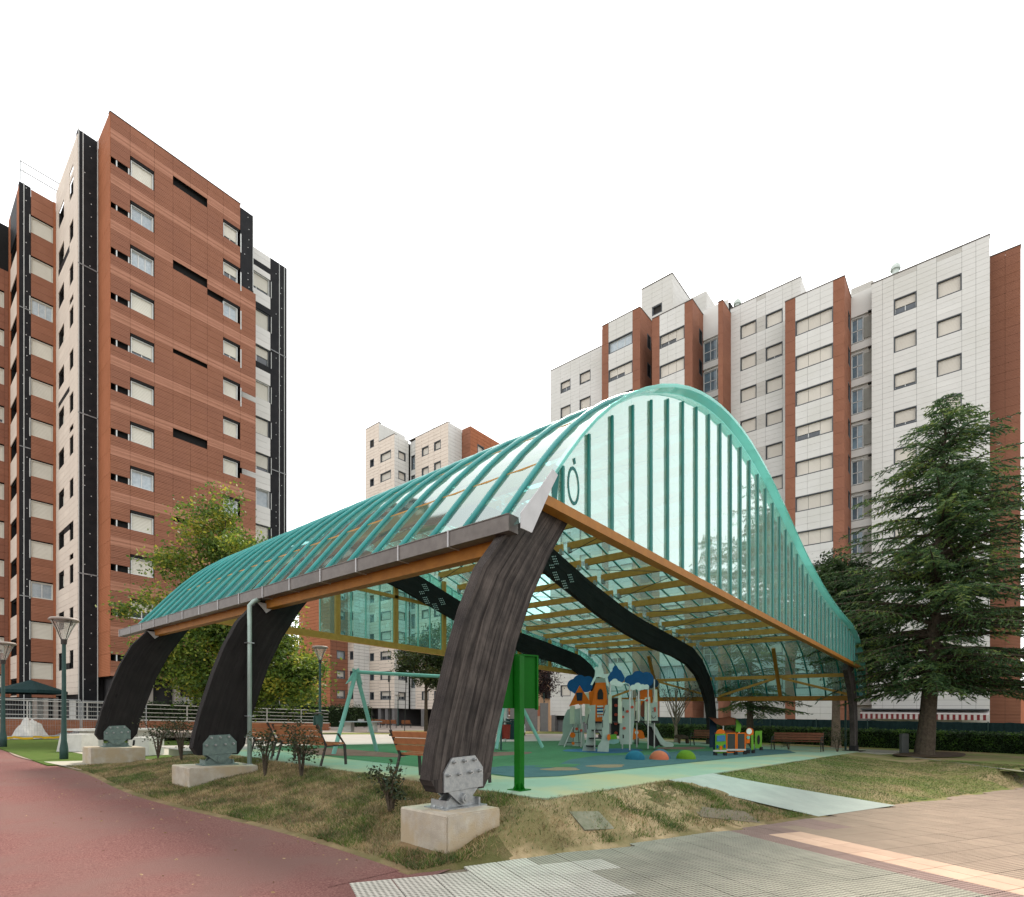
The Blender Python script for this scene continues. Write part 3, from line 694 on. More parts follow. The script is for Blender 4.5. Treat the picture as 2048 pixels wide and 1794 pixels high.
# ------------------------------------------------------------------ BUILDINGS
WM = {}
def mapo(b, ori):
    """wall-local (u right, v inwards, z) -> site axes; 'T' faces -Y, 'S' faces -X"""
    if ori == 'S': b.v = [(v, -u, z) for u, v, z in b.v]
    return b
def window_meshes(ori, w, h, kind, fr, sh, fw=.07, rec=.16):
    key = (ori, round(w,2), round(h,2), kind, fr.name, sh.name)
    if key in WM: return WM[key]
    out = []
    f = MB()
    f.box(-w/2, -w/2+fw, -.02, rec, -h/2, h/2); f.box(w/2-fw, w/2, -.02, rec, -h/2, h/2)
    f.box(-w/2+fw, w/2-fw, -.02, rec, -h/2, -h/2+fw); f.box(-w/2+fw, w/2-fw, -.02, rec, h/2-fw, h/2)
    out.append(('window', mapo(f, ori).mesh('window', fr, True)))
    iw, ih = w-2*fw, h-2*fw
    top, nm = {'shut': (1., 1), 'half': (.80, 2), 'low': (.55, 2), 'open': (0., 2), 'open3': (0., 3), 'half3': (.62, 3), 'shut3': (1., 3), 'dark': (0., 0), 'tall': (0., 2), 'curt': (0., 2)}[kind]
    zs = h/2-fw-ih*top
    if top:
        s = MB(); k = 3 if kind.endswith('3') else 1
        for i in range(k):
            a, c = -iw/2+iw*i/k, -iw/2+iw*(i+1)/k
            s.box(a+.012, c-.012, rec-.06, rec-.03, zs+.01 if kind != 'half3' or i != 2 else -h/2+fw+.01, h/2-fw)
        out.append(('shutter', mapo(s, ori).mesh('shutter', sh, True)))
    if top < 1:
        p = MB(); p.box(-iw/2, iw/2, rec-.012, rec-.004, -h/2+fw, zs)
        out.append(('pane', mapo(p, ori).mesh('pane', CURT if kind in ('open', 'open3', 'curt') else (SKYP if kind == 'tall' else PANE), True)))
        if nm:
            q = MB(); n = max(2, nm)
            for i in range(n+1):
                u = -iw/2+iw*i/n; q.box(max(-iw/2, u-.03), min(iw/2, u+.03), rec-.04, rec-.014, -h/2+fw, zs)
            if kind == 'tall': q.box(-iw/2, iw/2, rec-.04, rec-.014, -.03, .03)
            q.box(-iw/2, iw/2, rec-.041, rec-.0145, -h/2+fw, -h/2+fw+.05)
            if not top: q.box(-iw/2, iw/2, rec-.041, rec-.0145, h/2-fw-.05, h/2-fw)
            out.append(('sash', mapo(q, ori).mesh('sash', SASHW, True)))
    WM[key] = out
    return out

class Bldg:
    def __init__(s, name, label, at_s, at_t, cat='apartment block'):
        s.root = thing(name, label, cat, at_s, at_t, 0); s.o = (at_s, at_t); s.panels = []; s.mats = []
    def loc(s, x, y, z): return (x-s.o[0], y-s.o[1], z + SL(x, y) - SL(*s.o))
    def part(s, name, mb, m, kind=None, parent=None):
        mb.v = [(x-s.o[0], y-s.o[1], z) for x, y, z in mb.v]
        return part(name, mb, m, parent or s.root, (0,0,0), 0, True, False, kind)
    def mass(s, poly, z0, z1, m=JOINT, name='wall'):
        b = MB(); b.prism(poly, z0, z1, ax='z'); return s.part(name, b, m)
    def box(s, name, x0, x1, y0, y1, z0, z1, m):
        b = MB(); b.box(x0, x1, y0, y1, z0, z1); return s.part(name, b, m)
    def facade(s, ori, const, cols, rows, openings, mf, gap=.012, th=.04):
        """panel grid on a wall plane with openings (u0,u1,z0,z1) left free; u is X for 'T' walls and Y for 'S' walls"""
        for i, (a, b) in enumerate(zip(cols, cols[1:])):
            for j, (c, d) in enumerate(zip(rows, rows[1:])):
                u, z = (a+b)/2, (c+d)/2
                if any(o[0]-.01 < u < o[1]+.01 and o[2]-.01 < z < o[3]+.01 for o in openings): continue
                m = mf(i, j, u, z)
                if m is None: continue
                w, h = b-a-gap, d-c-gap
                x, y = (u, const) if ori == 'T' else (const, u)
                dx, dy = x-CAMS, y-CAMT; dep = dx*VY+dy*VX
                s.panels.append((w*h/dep**2, ori, w, h, th, x, y, z, m))
    def finish(s, name='cladding_panel'):
        s.panels.sort(key=lambda q: -q[0]); cache = {}
        def mk(ori, w, h, th):
            b = MB(); b.box(-w/2, w/2, 0, th, -h/2, h/2); b.f.pop(4 if False else 4); b.mi.pop(); return mapo(b, ori)
        for _, ori, w, h, th, x, y, z, m in s.panels[:300]:
            k = (ori, round(w,3), round(h,3), m.name)
            if k not in cache: cache[k] = mk(ori, w, h, th).mesh(name, m, True)
            link(name, cache[k], s.root, s.loc(x, y, z))
        if len(s.panels) > 300:
            b = MB(); ml = []
            for _, ori, w, h, th, x, y, z, m in s.panels[300:]:
                if m not in ml: ml.append(m)
                q = mk(ori, w, h, th); b.add([(a+x, c+y, e+z) for a, c, e in q.v], q.f, ml.index(m))
            s.part(name, b, ml, 'stuff')
    def win(s, ori, const, u0, u1, z0, z1, kind='shut', fr=FRAMEG, sh=SHUTP, rec=.16, fw=.07):
        u, z = (u0+u1)/2, (z0+z1)/2; ms = window_meshes(ori, u1-u0, z1-z0, kind, fr, sh, fw, rec)
        x, y = (u, const) if ori == 'T' else (const, u); p = None
        for nm, me in ms:
            if p is None: p = link(nm, me, s.root, s.loc(x, y, z))
            else: link(nm, me, p)
        return p
def breaks(lo, hi, marks, step):
    pts = sorted(set([lo, hi] + [m for m in marks if lo < m < hi])); o = [pts[0]]
    for a, b in zip(pts, pts[1:]):
        n = max(1, round((b-a)/step)); o += [a+(b-a)*k/n for k in range(1, n+1)]
    return o
random.seed(11)
# ---- left tower -------------------------------------------------
LB = Bldg('apartment_tower', 'tall terracotta clad apartment tower with black insulation strips, part way through refurbishment', 8, 40, 'apartment tower')
T0 = 36.67; tA = 36.16; FLH = 2.8
LB.mass([(5.75,tA+.28),(13.2,tA+.28),(13.2,38.7),(17.7,38.7),(17.7,50),(4.95,50),(4.95,39.2),(5.75,39.2)], 3.6, 37.6, DARKV)
LB.mass([(5.6,tA+.1),(13.3,tA+.1),(13.3,48),(5.6,48)], 37.6, 38.46, JOINT, 'parapet')
LB.mass([(2.98,45.35),(4.97,45.35),(4.97,52),(-3,52),(-3,49.8),(2.98,49.8)], 2.3, 37.0, DARKV)
LB.mass([(5.9,37.2),(14,37.2),(17.4,39.5),(17.4,50),(-3,52),(-3,50.4),(3.2,50.4),(3.2,46),(4.9,46),(4.9,39.6),(5.9,39.6)], -.3, 3.6, DGREY, 'ground_floor')
ops = []; rows = [3.67]; zrow = []
for k in range(12):
    T = T0-FLH*k
    ops += [(6.58,7.86,T-1.25,T), (5.52,6.5,T-1.25,T-.85)]; zrow += [T, T-.45, T-.85, T-1.25, T-1.58, T-1.9, T-2.2, T-2.5]
    if k > 0: ops.append((12.16,13.27,T-1.25,T)) if k > 0 else None
    else: ops.append((12.16,13.27,T-1.25,T))
for k, hgt_ in ((0,.9),(2,.9),(4,.42),(6,.9),(8,.42)): ops.append((8.96,11.06,T0-FLH*k-.0,T0-FLH*k+hgt_)) if False else ops.append((8.96,11.08,T0-FLH*k,T0-FLH*k+(.6 if hgt_ > .5 else .3)))
ops += [(11.1,12.1,T0-FLH*2-.45,T0-FLH*2), (13.34,14.3,T0-FLH*4-.85,T0-FLH*4-.45), (13.34,14.3,T0-FLH*6-.85,T0-FLH*6-.45)]
rows = sorted(set([3.67, 38.55, 38.05, 37.6, T0+.6, T0+.3, 32.68] + [z for z in zrow if z > 3.9 and abs(z-32.68) > .12]))
cols = [5.5,6.54,7.88,8.96,10.02,11.09,12.14,13.32]
def mfA(i, j, u, z):
    q = ((T0-z) % FLH)
    return TERRAL if 1.9 < q < 2.5 else TERRA
LB.facade('T', tA, cols, rows, ops, mfA)
LB.facade('T', tA, [13.32,14.44], [r for r in rows if r <= 32.69], ops, mfA)
rb = [3.67+i*.7 for i in range(50)]
LB.facade('S', 5.48, [36.17,38.85], [3.67+FLH*i*.5 for i in range(25)]+[38.55], [], lambda i,j,u,z: TERRAB)
LB.box('parapet_cap', 5.46, 13.36, tA-.02, tA+.3, 38.56, 38.60, JOINT)
kinds = ['shut','open','open3','shut','half','shut','shut','curt','shut','shut','low','shut']
kinds2 = ['half','low','open','half','shut','shut','shut','curt','shut','shut','shut','half']
for k in range(12):
    T = T0-FLH*k
    LB.win('T', tA+.10, 6.60, 7.84, T-1.25, T-.18, kinds[k], SHUT if False else SASHW, SHUT, .14, .05)
    LB.box('lintel', 6.6, 7.84, tA+.02, tA+.24, T-.17, T-.01, DARKV)
    LB.win('T', tA+.10, 12.18, 13.16, T-1.25, T-.18, kinds2[k], SASHW, SHUT, .14, .05)
    LB.box('lintel', 12.18, 13.25, tA+.02, tA+.24, T-.17, T-.01, DARKV)
bt = MB()
for k in range(12):
    T = T0-FLH*k
    for u in (5.80, 6.44): bt.box(u, u+.07, tA+.03, tA+.06, T-1.26, T-.84)
    if k in (0, 1, 2, 3, 4): bt.box(13.33, 13.40, tA-.01, tA+.02, T-1.6, T-.25)
LB.part('batten', bt, SASHW)
# right black strips and the white bay behind
LB.box('insulated_wall', 13.34, 14.28, tA+.02, 38, 32.7, 38.35, INSUL)
LB.box('insulated_wall', 16.5, 17.85, 38.16, 39, -.2, 37.8, INSUL)
rw = []; kw = ['half','shut','low','shut','shut','half','curt','shut','shut','shut','low']
for k in range(12):
    T = 36.0-FLH*k
    LB.win('T', 38.26, 14.5, 16.45, T-1.35, T, kw[k % 11], FRAMEG if k % 3 else SASHW, SHUT, .16, .06)
    rw.append((14.5,16.45,T-1.35,T))
LB.facade('T', 38.16, [14.3,16.5], breaks(3.4, 37.8, [36.0-FLH*k-x for k in range(12) for x in (0,1.35)], .5), rw, lambda i,j,u,z: INSUL if (int(z*7) % 11 == 3) else WHITEP)
# C: black strip, D: white wall with narrow windows, E: red/cream strip, G, H
LB.box('insulated_wall', 4.42, 5.47, 38.85, 39.3, -.2, 38.42, INSUL)
ops = []
for k in range(13):
    T = 36.2-FLH*k
    if T < 4: break
    ops += [(39.95,41.0,T-1.2,T), (42.6,44.3,T-1.2,T)]
    LB.win('S', 4.50, 39.95, 41.0, T-1.2, T, 'dark' if k % 3 else 'low', DARKV, SHUT, .2, .10)
    LB.win('S', 4.50, 42.6, 44.3, T-1.2, T, 'half' if k % 2 else 'dark', DARKV, SHUT, .2, .12)
    if k % 3 == 0: ops.append((39.95,41.0,T+.35,T+.7))
LB.facade('S', 4.4, [38.84,39.95,41.0,42.6,44.3,45.08], breaks(2.5, 38.1, [36.2-FLH*k-x for k in range(13) for x in (0,1.2,-.35,-.7)], .42), ops, lambda i,j,u,z: INSUL if (i in (2,3) and j % 23 == 5) else CREAMP)
ops = []
kE = ['shut','shut','open3','shut','shut','shut','shut','shut','shut','curt','shut','shut','shut']
for k in range(13):
    T = 35.6-FLH*k
    if T < 3.4: break
    ops.append((3.05,4.26,T-1.2,T)); LB.win('T', 45.16, 3.07, 4.24, T-1.2, T-.08, kE[k], SHUT, SHUT, .12, .04)
LB.facade('T', 45.08, [3.05,4.26], breaks(2.3, 37.35, [35.6-FLH*k-x for k in range(13) for x in (0,1.2)], .55), ops, lambda i,j,u,z: TERRA)
LB.box('pilaster', 4.26, 4.4, 45.1, 45.4, 2.3, 37.4, TERRAB)
LB.box('insulated_wall', 2.44, 3.04, 45.08, 45.5, -.2, 37.45, INSUL)
fs_ = MB(); random.seed(2)
for (u0, u1, tt, z0, z1) in ((4.5,5.4,38.84,0,38.2),(2.5,3.0,45.07,0,37.3),(16.6,17.8,38.15,1,37.5),(13.4,14.2,tA+.01,32.9,38.2)):
    z = z0
    while z < z1:
        fs_.cbox((lerp(u0,u1,random.choice((.3,.6,.68))), tt, z), .05, .012, .05); z += random.uniform(.45, 1.3)
LB.part('fastener', fs_, SASHW, 'stuff')
rl = MB()
for u, tt, z1 in ((4.44,38.82,38.6),(4.66,38.82,38.7),(5.42,38.82,38.5),(2.66,45.05,38.6),(14.22,tA-.01,38.5),(17.2,38.13,38.2),(17.62,38.13,38.0)): rl.box(u, u+.045, tt, tt+.03, .5 if u != 14.22 else 32.8, z1)
for k in range(13):
    T = 35.6-FLH*k; rl.box(2.96, 3.02, 45.04, 45.07, T-1.3, T-.05)
    T = 36.0-FLH*k; rl.box(16.53, 16.58, 38.12, 38.15, T-1.4, T-.1)
LB.part('batten', rl, mat('light_batten', (.55,.57,.56), .5))
for z in (10.2, 20.4, 29.9):
    b = MB(); b.box(4.42, 5.46, 38.81, 38.84, z, z+.07); b.box(2.45, 3.03, 45.04, 45.07, z-1, z-.94); b.box(16.5, 17.85, 38.12, 38.15, z+.6, z+.67); LB.part('joint_strip', b, PLASTIC)
ops = []
for k in range(12):
    T = 34.4-FLH*k
    if T < 3.4: break
    ops.append((46.0,48.6,T-1.2,T)); LB.win('S', 2.55, 46.0, 48.6, T-1.2, T, 'dark' if k % 2 else 'low', DARKV, TERRAB, .3, .12)
LB.facade('S', 2.43, [45.1,45.98,48.6,49.48], breaks(2.3, 37.2, [34.4-FLH*k-x for k in range(12) for x in (0,1.2)], .6), ops, lambda i,j,u,z: TERRAB if i != 1 else (INSUL if z > 34.6 else CREAMP))
ops = []
for k in range(11):
    T = 31.95-FLH*k
    if T < 3: break
    ops.append((-.5,2.2,T-1.25,T)); LB.win('T', 49.58, -.5, 2.2, T-1.25, T-.1, ['shut','shut','shut','half','shut','shut'][k % 6], SHUT, SHUT, .12, .05)
LB.facade('T', 49.48, [-3,-.5,2.2,2.42], breaks(2.3, 33.5, [31.95-FLH*k-x for k in range(11) for x in (0,1.25)], .55), ops, lambda i,j,u,z: TERRA)
b = MB()
for p, q in (((2.5,45.1,37.6),(2.5,45.1,39.0)), ((2.5,45.1,38.9),(4.6,45.1,38.9)), ((2.5,45.1,38.3),(4.6,45.1,38.3))): b.tube([p, q], .03, 6)
LB.part('roof_railing', b, STEEL)
PPL = mat('pale_pillar', (.40,.36,.32), .8)
for x in (6.2,7.6,9.2,10.8,12.4): LB.box('ground_pillar', x, x+.35, tA+.5, tA+.85, -.3, 3.6, PPL)
for x in (3.15,3.75,4.3): LB.box('ground_pillar', x, x+.25, 45.2, 45.6, -.3, 2.4, PPL)
gd = MB(); gd.box(2.6, 3.9, 45.9, 45.98, 0, 2.0); gd.box(9.6, 10.5, 37.1, 37.18, 0, 2.6); gd.box(4.85, 4.9, 41, 43.5, 0, 2.2)
LB.part('garage_door', gd, mat('white_door', (.55,.55,.52), .6))
LB.finish()
# ---- right block -------------------------------------------------
RB = Bldg('apartment_block', 'long stepped white apartment block with terracotta framed bays and grey framed windows', 50, 12)
S_ = 46.0; SBY = 44.0
RB.mass([(46.3,-5.1),(52,-5.1),(52,1.75),(46.3,1.75)], 1.8, 35.8, DARKV)
RB.mass([(48.3,-6.75),(54,-6.75),(54,-5.1),(48.3,-5.1)], 0, 35.5, JOINT)
RB.mass([(47.1,1.75),(52,1.75),(52,3.3),(47.1,3.3)], 1.8, 36.1, DARKV)
RB.mass([(44.3,3.28),(52,3.28),(52,7.3),(44.3,7.3)], 1.8, 35.95, DARKV)
RB.mass([(46.3,6.72),(56,6.72),(56,12.45),(46.3,12.45)], 1.8, 38.85, DARKV)
RB.mass([(44.1,12.4),(47,12.4),(47,12.76),(44.1,12.76)], 1.8, 38.45, JOINT)
RB.mass([(46.8,12.7),(54,12.7),(54,15.1),(46.8,15.1)], 1.8, 40.2, DARKV)
RB.mass([(44.3,15.12),(54,15.12),(54,18.98),(44.3,18.98)], 1.8, 39.85, DARKV)
RB.mass([(47.2,18.36),(54.5,18.36),(54.5,21.6),(47.2,21.6)], 1.8, 45.75, JOINT)
RB.mass([(50.6,16.4),(56,16.4),(56,18.3),(50.6,18.3)], 39, 45.2, JOINT)
RB.mass([(44.3,20.3),(56,20.3),(56,24.4),(44.3,24.4)], 1.8, 41.6, DARKV)
RB.mass([(46.3,24.4),(56,24.4),(56,32.45),(46.3,32.45)], 1.8, 41.2, DARKV)
RB.mass([(47.3,-4.9),(53,-4.9),(53,32),(47.3,32)], -1, 1.8, DGREY, 'ground_floor')
Z0 = 2.25; H = 2.815
def wrows(top, n, h): return [(top-H*k-h, top-H*k) for k in range(n)]
def zr(lo, hi, ws, step): return breaks(lo, hi, [z for a, b in ws for z in (a, b)], step)
def mixk(seed):
    r = random.Random(seed); return lambda: r.choice(['shut']*6+['half']*3+['low'])
# AB
w = wrows(34.0, 11, 1.22); k_ = mixk(1); ops = []
for z0, z1 in w:
    for a, b in ((-3.64,-2.23),(-1.07,.33)):
        RB.win('S', S_+.02, a, b, z0, z1, k_(), FRAMEG, SHUTP, .2, .07); ops.append((a,b,z0,z1))
def mfAB(i, j, u, z): return WHITEG if (i in (2,4) and ((34.0-z) % H) < 1.3) else WHITEP
RB.facade('S', S_, [-5.14,-4.4,-3.64,-2.23,-1.07,.33,1.03,1.73], zr(Z0, 35.85, w, .41), ops, mfAB)
RB.facade('S', 48, [-6.78,-5.96,-5.14], [0]+[Z0+.62*i for i in range(54)]+[35.6], [], lambda i,j,u,z: TERRA)
RB.box('roof_edge', 45.97, 46.4, -5.16, 1.75, 35.86, 35.93, ZINC); RB.box('roof_edge', 47.97, 48.4, -6.8, -5.14, 35.61, 35.67, ZINC)
# recess by AB
def recess(s, t0, t1, top, n, z0):
    tm = lerp(t0, t1, .42)
    RB.box('recess_wall', s+.15, s+.3, t0, t1, z0, top+2.6, WHITEG)
    for k in range(n):
        T = top-H*k
        if T-1.9 < z0: break
        RB.win('S', s, tm, t1-.04, T-1.95, T, 'tall', SASHW, SHUTP, .12, .05)
        b = MB(); b.box(s+.06, s+.14, t0+.02, tm-.03, T-1.75, T-.15); RB.part('recess_panel', b, mat('grey_recess_panel', (.33,.33,.30), .8))
        b = MB(); b.box(s-.02, s+.14, t0, t1, T-2.55, T-2.0); RB.part('recess_slab', b, WHITEP)
        b = MB(); b.box(s-.25, s, t0+.05, t0+.3, T+.02, T+.1); RB.part('drain_spout', b, IRON)
recess(46.8, 1.74, 3.25, 34.2, 12, 2); recess(46.5, 12.8, 15.1, 37.3, 13, 2)
RB.box('recess_parapet', 46.78, 46.95, 1.74, 3.25, 34.35, 36.15, WHITEP); RB.box('recess_parapet', 46.48, 46.65, 12.8, 15.1, 37.5, 40.3, WHITEP)
# bays
def bay(t0, t1, c0, c1, top, roof, seed):
    w = wrows(top, 14, 1.22); w = [x for x in w if x[0] > 3]; k_ = random.Random(seed)
    for z0, z1 in w: RB.win('S', SBY+.02, c0, c1, z0, z1, k_.choice(['shut3']*4+['half3']*2+['open3']), FRAMEG, SHUTP, .2, .07)
    ops = [(c0,c1,a,b) for a, b in w]
    cc = [c0, lerp(c0,c1,1/3), lerp(c0,c1,2/3), c1]
    RB.facade('S', SBY, cc, zr(Z0, roof, w, .52), ops, lambda i,j,u,z: WHITEP)
    rr = [Z0 + (roof-Z0)*i/40 for i in range(41)]
    RB.facade('S', SBY, [t0,c0], rr, [], lambda i,j,u,z: TERRA); RB.facade('S', SBY, [c1,t1], rr, [], lambda i,j,u,z: TERRA)
    wr = [(45.5,46.3,a+.1,b+.25) for a, b in w]
    RB.facade('T', t0, [44.0,45.5,46.3,46.85], zr(Z0, roof, [(a+.1,b+.25) for a, b in w], .7), wr, lambda i,j,u,z: TERRA)
    for a, b, z0, z1 in wr: RB.win('T', t0+.02, a, b, z0, z1, 'dark', FRAMEG, SHUTP, .2, .06)
    RB.box('roof_edge', SBY-.03, 46.8, t0-.03, t1+.02, roof+.01, roof+.07, ZINC)
bay(3.21, 7.38, 3.97, 6.62, 34.08, 35.98, 4); bay(15.07, 19.01, 15.82, 18.25, 37.95, 39.9, 5); bay(20.26, 24.48, 21.06, 23.73, 39.72, 41.65, 6)
# C, D, fin, tower
w = [x for x in wrows(37.04, 13, 1.22) if x[0] > 3]; ops = []; k_ = mixk(8)
for z0, z1 in w:
    for a, b in ((8.07,9.43),(10.18,11.55)): RB.win('S', S_+.02, a, b, z0, z1, k_(), FRAMEG, SHUTP, .2, .07); ops.append((a,b,z0,z1))
RB.facade('S', S_, [6.68,7.35,8.07,9.43,10.18,11.55,12.4], zr(Z0, 38.92, w, .41), ops, lambda i,j,u,z: WHITEG if (i == 3 and ((37.04-z) % H) < 1.3) else WHITEP)
RB.facade('T', 6.68, [46.02,48.2], [36.0+.49*i for i in range(7)], [], lambda i,j,u,z: WHITEP)
RB.facade('S', SBY, [12.36,12.78], [Z0+.93*i for i in range(40)], [], lambda i,j,u,z: TERRA); RB.facade('T', 12.36, [44.0,46.0], [Z0+.93*i for i in range(40)], [], lambda i,j,u,z: TERRA)
RB.box('roof_edge', 45.97, 46.4, 6.66, 12.4, 38.93, 38.99, ZINC); RB.box('roof_edge', 43.97, 46.2, 12.34, 12.8, 38.52, 38.58, ZINC)
w = [x for x in wrows(39.41, 14, 1.22) if x[0] > 3]; ops = []; k_ = mixk(9)
for z0, z1 in w:
    for a, b in ((27.12,28.52),(29.71,31.05)): RB.win('S', S_+.02, a, b, z0, z1, k_(), FRAMEG, SHUTP, .2, .07); ops.append((a,b,z0,z1))
RB.facade('S', S_, [24.5,25.8,27.12,28.52,29.71,31.05,32.48], zr(Z0, 41.28, w, .41), ops, lambda i,j,u,z: WHITEP)
RB.box('roof_edge', 45.97, 46.4, 24.4, 32.5, 41.29, 41.36, ZINC)
RB.facade('T', 24.52, [44.1,46.0], [Z0+.98*i for i in range(41)], [], lambda i,j,u,z: TERRA)
RB.facade('S', 47, [18.34,19.42,20.5,21.65], breaks(38, 45.8, [42.57,43.5], .45), [(19.42,20.5,42.57,43.5)], lambda i,j,u,z: WHITEP)
RB.facade('S', 46.6, [19.0,20.26], breaks(Z0, 42, [], .45), [], lambda i,j,u,z: WHITEP)
RB.facade('T', 18.34, [47.02,48.5,50,51.6,54.5], [39.9+.59*i for i in range(11)], [], lambda i,j,u,z: WHITEP)
RB.win('S', 47.04, 19.44, 20.48, 42.58, 43.48, 'dark', FRAMEG, SHUTP, .2, .10)
RB.box('roof_edge', 46.96, 54.6, 18.3, 21.68, 45.82, 45.9, ZINC)
RB.facade('S', 50.4, [16.3,17.3,18.3], [40+.52*i for i in range(11)], [], lambda i,j,u,z: WHITEP); RB.facade('T', 16.3, [50.42,52,54,56], [40+.52*i for i in range(11)], [], lambda i,j,u,z: WHITEP)
for (x, y, z) in ((46.8, .3, 36), (46.9, 12.1, 39)):
    b = MB(); b.lathe([(.0,0),(.22,0),(.22,.7),(.34,.72),(.34,.86),(.30,1.02),(.18,1.18),(.0,1.24)], 12); b.v = [(a+x, c+y, e+z) for a, c, e in b.v]; b.box(x-.4, x+.4, y-.4, y+.4, z-.2, z+.05); RB.part('chimney_cowl', b, P_WHITE)
aw = MB()
for i in range(46):
    t0 = 2.35-7.45*i/46; t1 = 2.35-7.45*(i+1)/46
    aw.add([(45.1,t0,2.78),(45.1,t1,2.78),(45.1,t1,2.40),(45.1,t0,2.40)], [(0,1,2,3)], i % 2)
aw.add([(45.9,2.35,3.1),(45.9,-5.1,3.1),(45.1,-5.1,2.8),(45.1,2.35,2.8)], [(0,1,2,3)], 1)
RB.part('awning', aw, [AWNR, AWNW])
aw = MB(); aw.box(45.2, 45.9, -5.1, 2.35, 3.1, 3.18); RB.part('awning_cassette', aw, FRAMEG)
b = MB(); b.box(46.5, 46.9, -5.1, 32, .3, 2.25); RB.part('plinth', b, mat('grey_plinth', (.20,.205,.215), .7))
for t in (24.8, 27, 29.6, 32): RB.box('ground_pillar', 45.9, 46.5, t-.25, t+.25, 0, 2.3, GREYP)
b = MB(); b.box(46.05,46.2,13.1,14.6,1.2,3.6); RB.part('service_window', b, SASHW)
RB.finish()
# ---- middle block -------------------------------------------------
MBD = Bldg('apartment_block', 'pale tiled apartment block on dark pillars standing beyond the swings', 46, 58)
s1, t1, s2, t2, s3, t3 = 42.38, 56.25, 44.84, 48.15, 47.31, 46.56
MBD.mass([(s1+.4,t1+.4),(s2+.6,t1+.4),(s2+.6,t2+.4),(s3+.4,t2+.4),(s3+.4,t3+.4),(58,t3+.4),(58,64),(s1+.4,63)], 2.8, 40.2, DARKV)
MBD.mass([(s1+.1,59.85),(47,59.85),(47,63),(s1+.1,63)], 40.2, 43, JOINT)
MBD.mass([(s1+.2,62.3),(40.2,62.3),(40.2,63.9),(37.3,63.9),(37.3,72),(s1+.2,72)], 2.8, 25, DARKV)
MBD.mass([(s1+1.2,t1+1.2),(58,t1+1.2),(58,68),(s1+1.2,68)], -.2, 2.8, DGREY, 'ground_floor')
MHT = 2.77
def mw(top, h, n): return [(top-MHT*k-h, top-MHT*k) for k in range(n) if top-MHT*k-h > 3]
def mfac(ori, const, lo, hi, zt, wins, top, h, step, m, seed, n=14, kinds=('shut','shut','half','low'), z0=2.8):
    ws = mw(top, h, n); r = random.Random(seed); ops = []
    for a, b in wins:
        for q0, q1 in ws:
            if q1 < zt: MBD.win(ori, const+.02, a, b, q0, q1, r.choice(kinds), FRAMEG, SHUTP, .25, .09); ops.append((a,b,q0,q1))
    MBD.facade(ori, const, breaks(lo, hi, [x for w_ in wins for x in w_], step), breaks(z0, zt, [z for a, b in ws for z in (a, b)], .47), ops, lambda i,j,u,z: m, gap=.03)
mfac('S', s1, t1, 59.79, 40.3, [(57.03,59.44)], 38.42, 1.2, 1.0, CREAMP, 1)
mfac('S', s1+.001, 59.79, 63.03, 43.05, [(60.95,61.9)], 41.1, 1.1, 1.0, CREAMP, 2, 15, ('dark',))
MBD.facade('T', 59.79, breaks(s1, 47, [], 1.0), breaks(40.4, 43.0, [], .47), [], lambda i,j,u,z: WHITEP)
mfac('T', t1, s1, s2, 40.3, [(43.05,44.3)], 38.35, 1.15, 1.2, WHITEP, 3)
mfac('S', s2, t2, 54.81, 40.3, [(52.05,53.46),(49.6,50.94)], 38.46, 1.2, 1.0, CREAMP, 4)
mfac('S', s2+.25, 54.81, 56.24, 40.2, [(55.2,56.0)], 38.2, 2.0, 1.0, WHITEP, 5, 14, ('tall',))
mfac('T', t2, s2, s3, 40.3, [], 38, 1, 1.2, WHITEP, 6)
mfac('S', s3, t3, t2, 40.3, [], 38, 1, 1.2, TERRA, 7)
mfac('T', t3, s3, 58, 40.3, [(48.66,49.92)], 38.46, 1.15, 1.3, TERRAB, 8)
mfac('T', 62.0, 39.75, s1, 25, [], 24, 1, 1.0, WHITEP, 9)
mfac('S', 39.75, 62.0, 63.45, 25, [(62.1,62.9)], 24.55, 1.2, 1.4, CREAMP, 10, 9, ('dark',))
mfac('T', 63.45, 37.0, 39.75, 25, [(38.0,39.3)], 24.55, 1.15, 1.4, TERRA, 11, 9, ('half','low','curt'))
mfac('S', 37.0, 63.45, 72, 25, [], 24, 1, 2.2, TERRAB, 12)
MBD.box('roof_edge', s1-.03, s1+.4, t1, 59.8, 40.31, 40.38, ZINC); MBD.box('roof_edge', s2-.03, s2+.4, t2, t1, 40.31, 40.38, ZINC)
MBD.box('roof_edge', s1-.03, s1+.4, 59.75, 63.05, 43.06, 43.13, ZINC)
for (x, y) in ((s1+.1,t1+.1),(s1+.1,59.5),(s2,53),(s2,50.4),(s3-.2,t2),(s1,62.2),(40,63.6),(37.4,63.8),(s1+.1,57.9)): MBD.box('ground_pillar', x, x+.6, y, y+.6, -.3, 2.8, GREYP)
b = MB(); b.box(40.6, 43, 64.5, 64.55, 0, 2.4); MBD.part('entrance_door', b, mat('warm_glazed_door', (.30,.17,.07), .3))
b = MB(); b.lathe([(0,0),(.35,0),(.35,1.4),(.5,1.45),(.5,1.6),(0,1.7)], 10); b.v = [(a+47, c+53.2, e+40.2) for a, c, e in b.v]; MBD.part('chimney_cowl', b, P_WHITE)
MBD.finish()
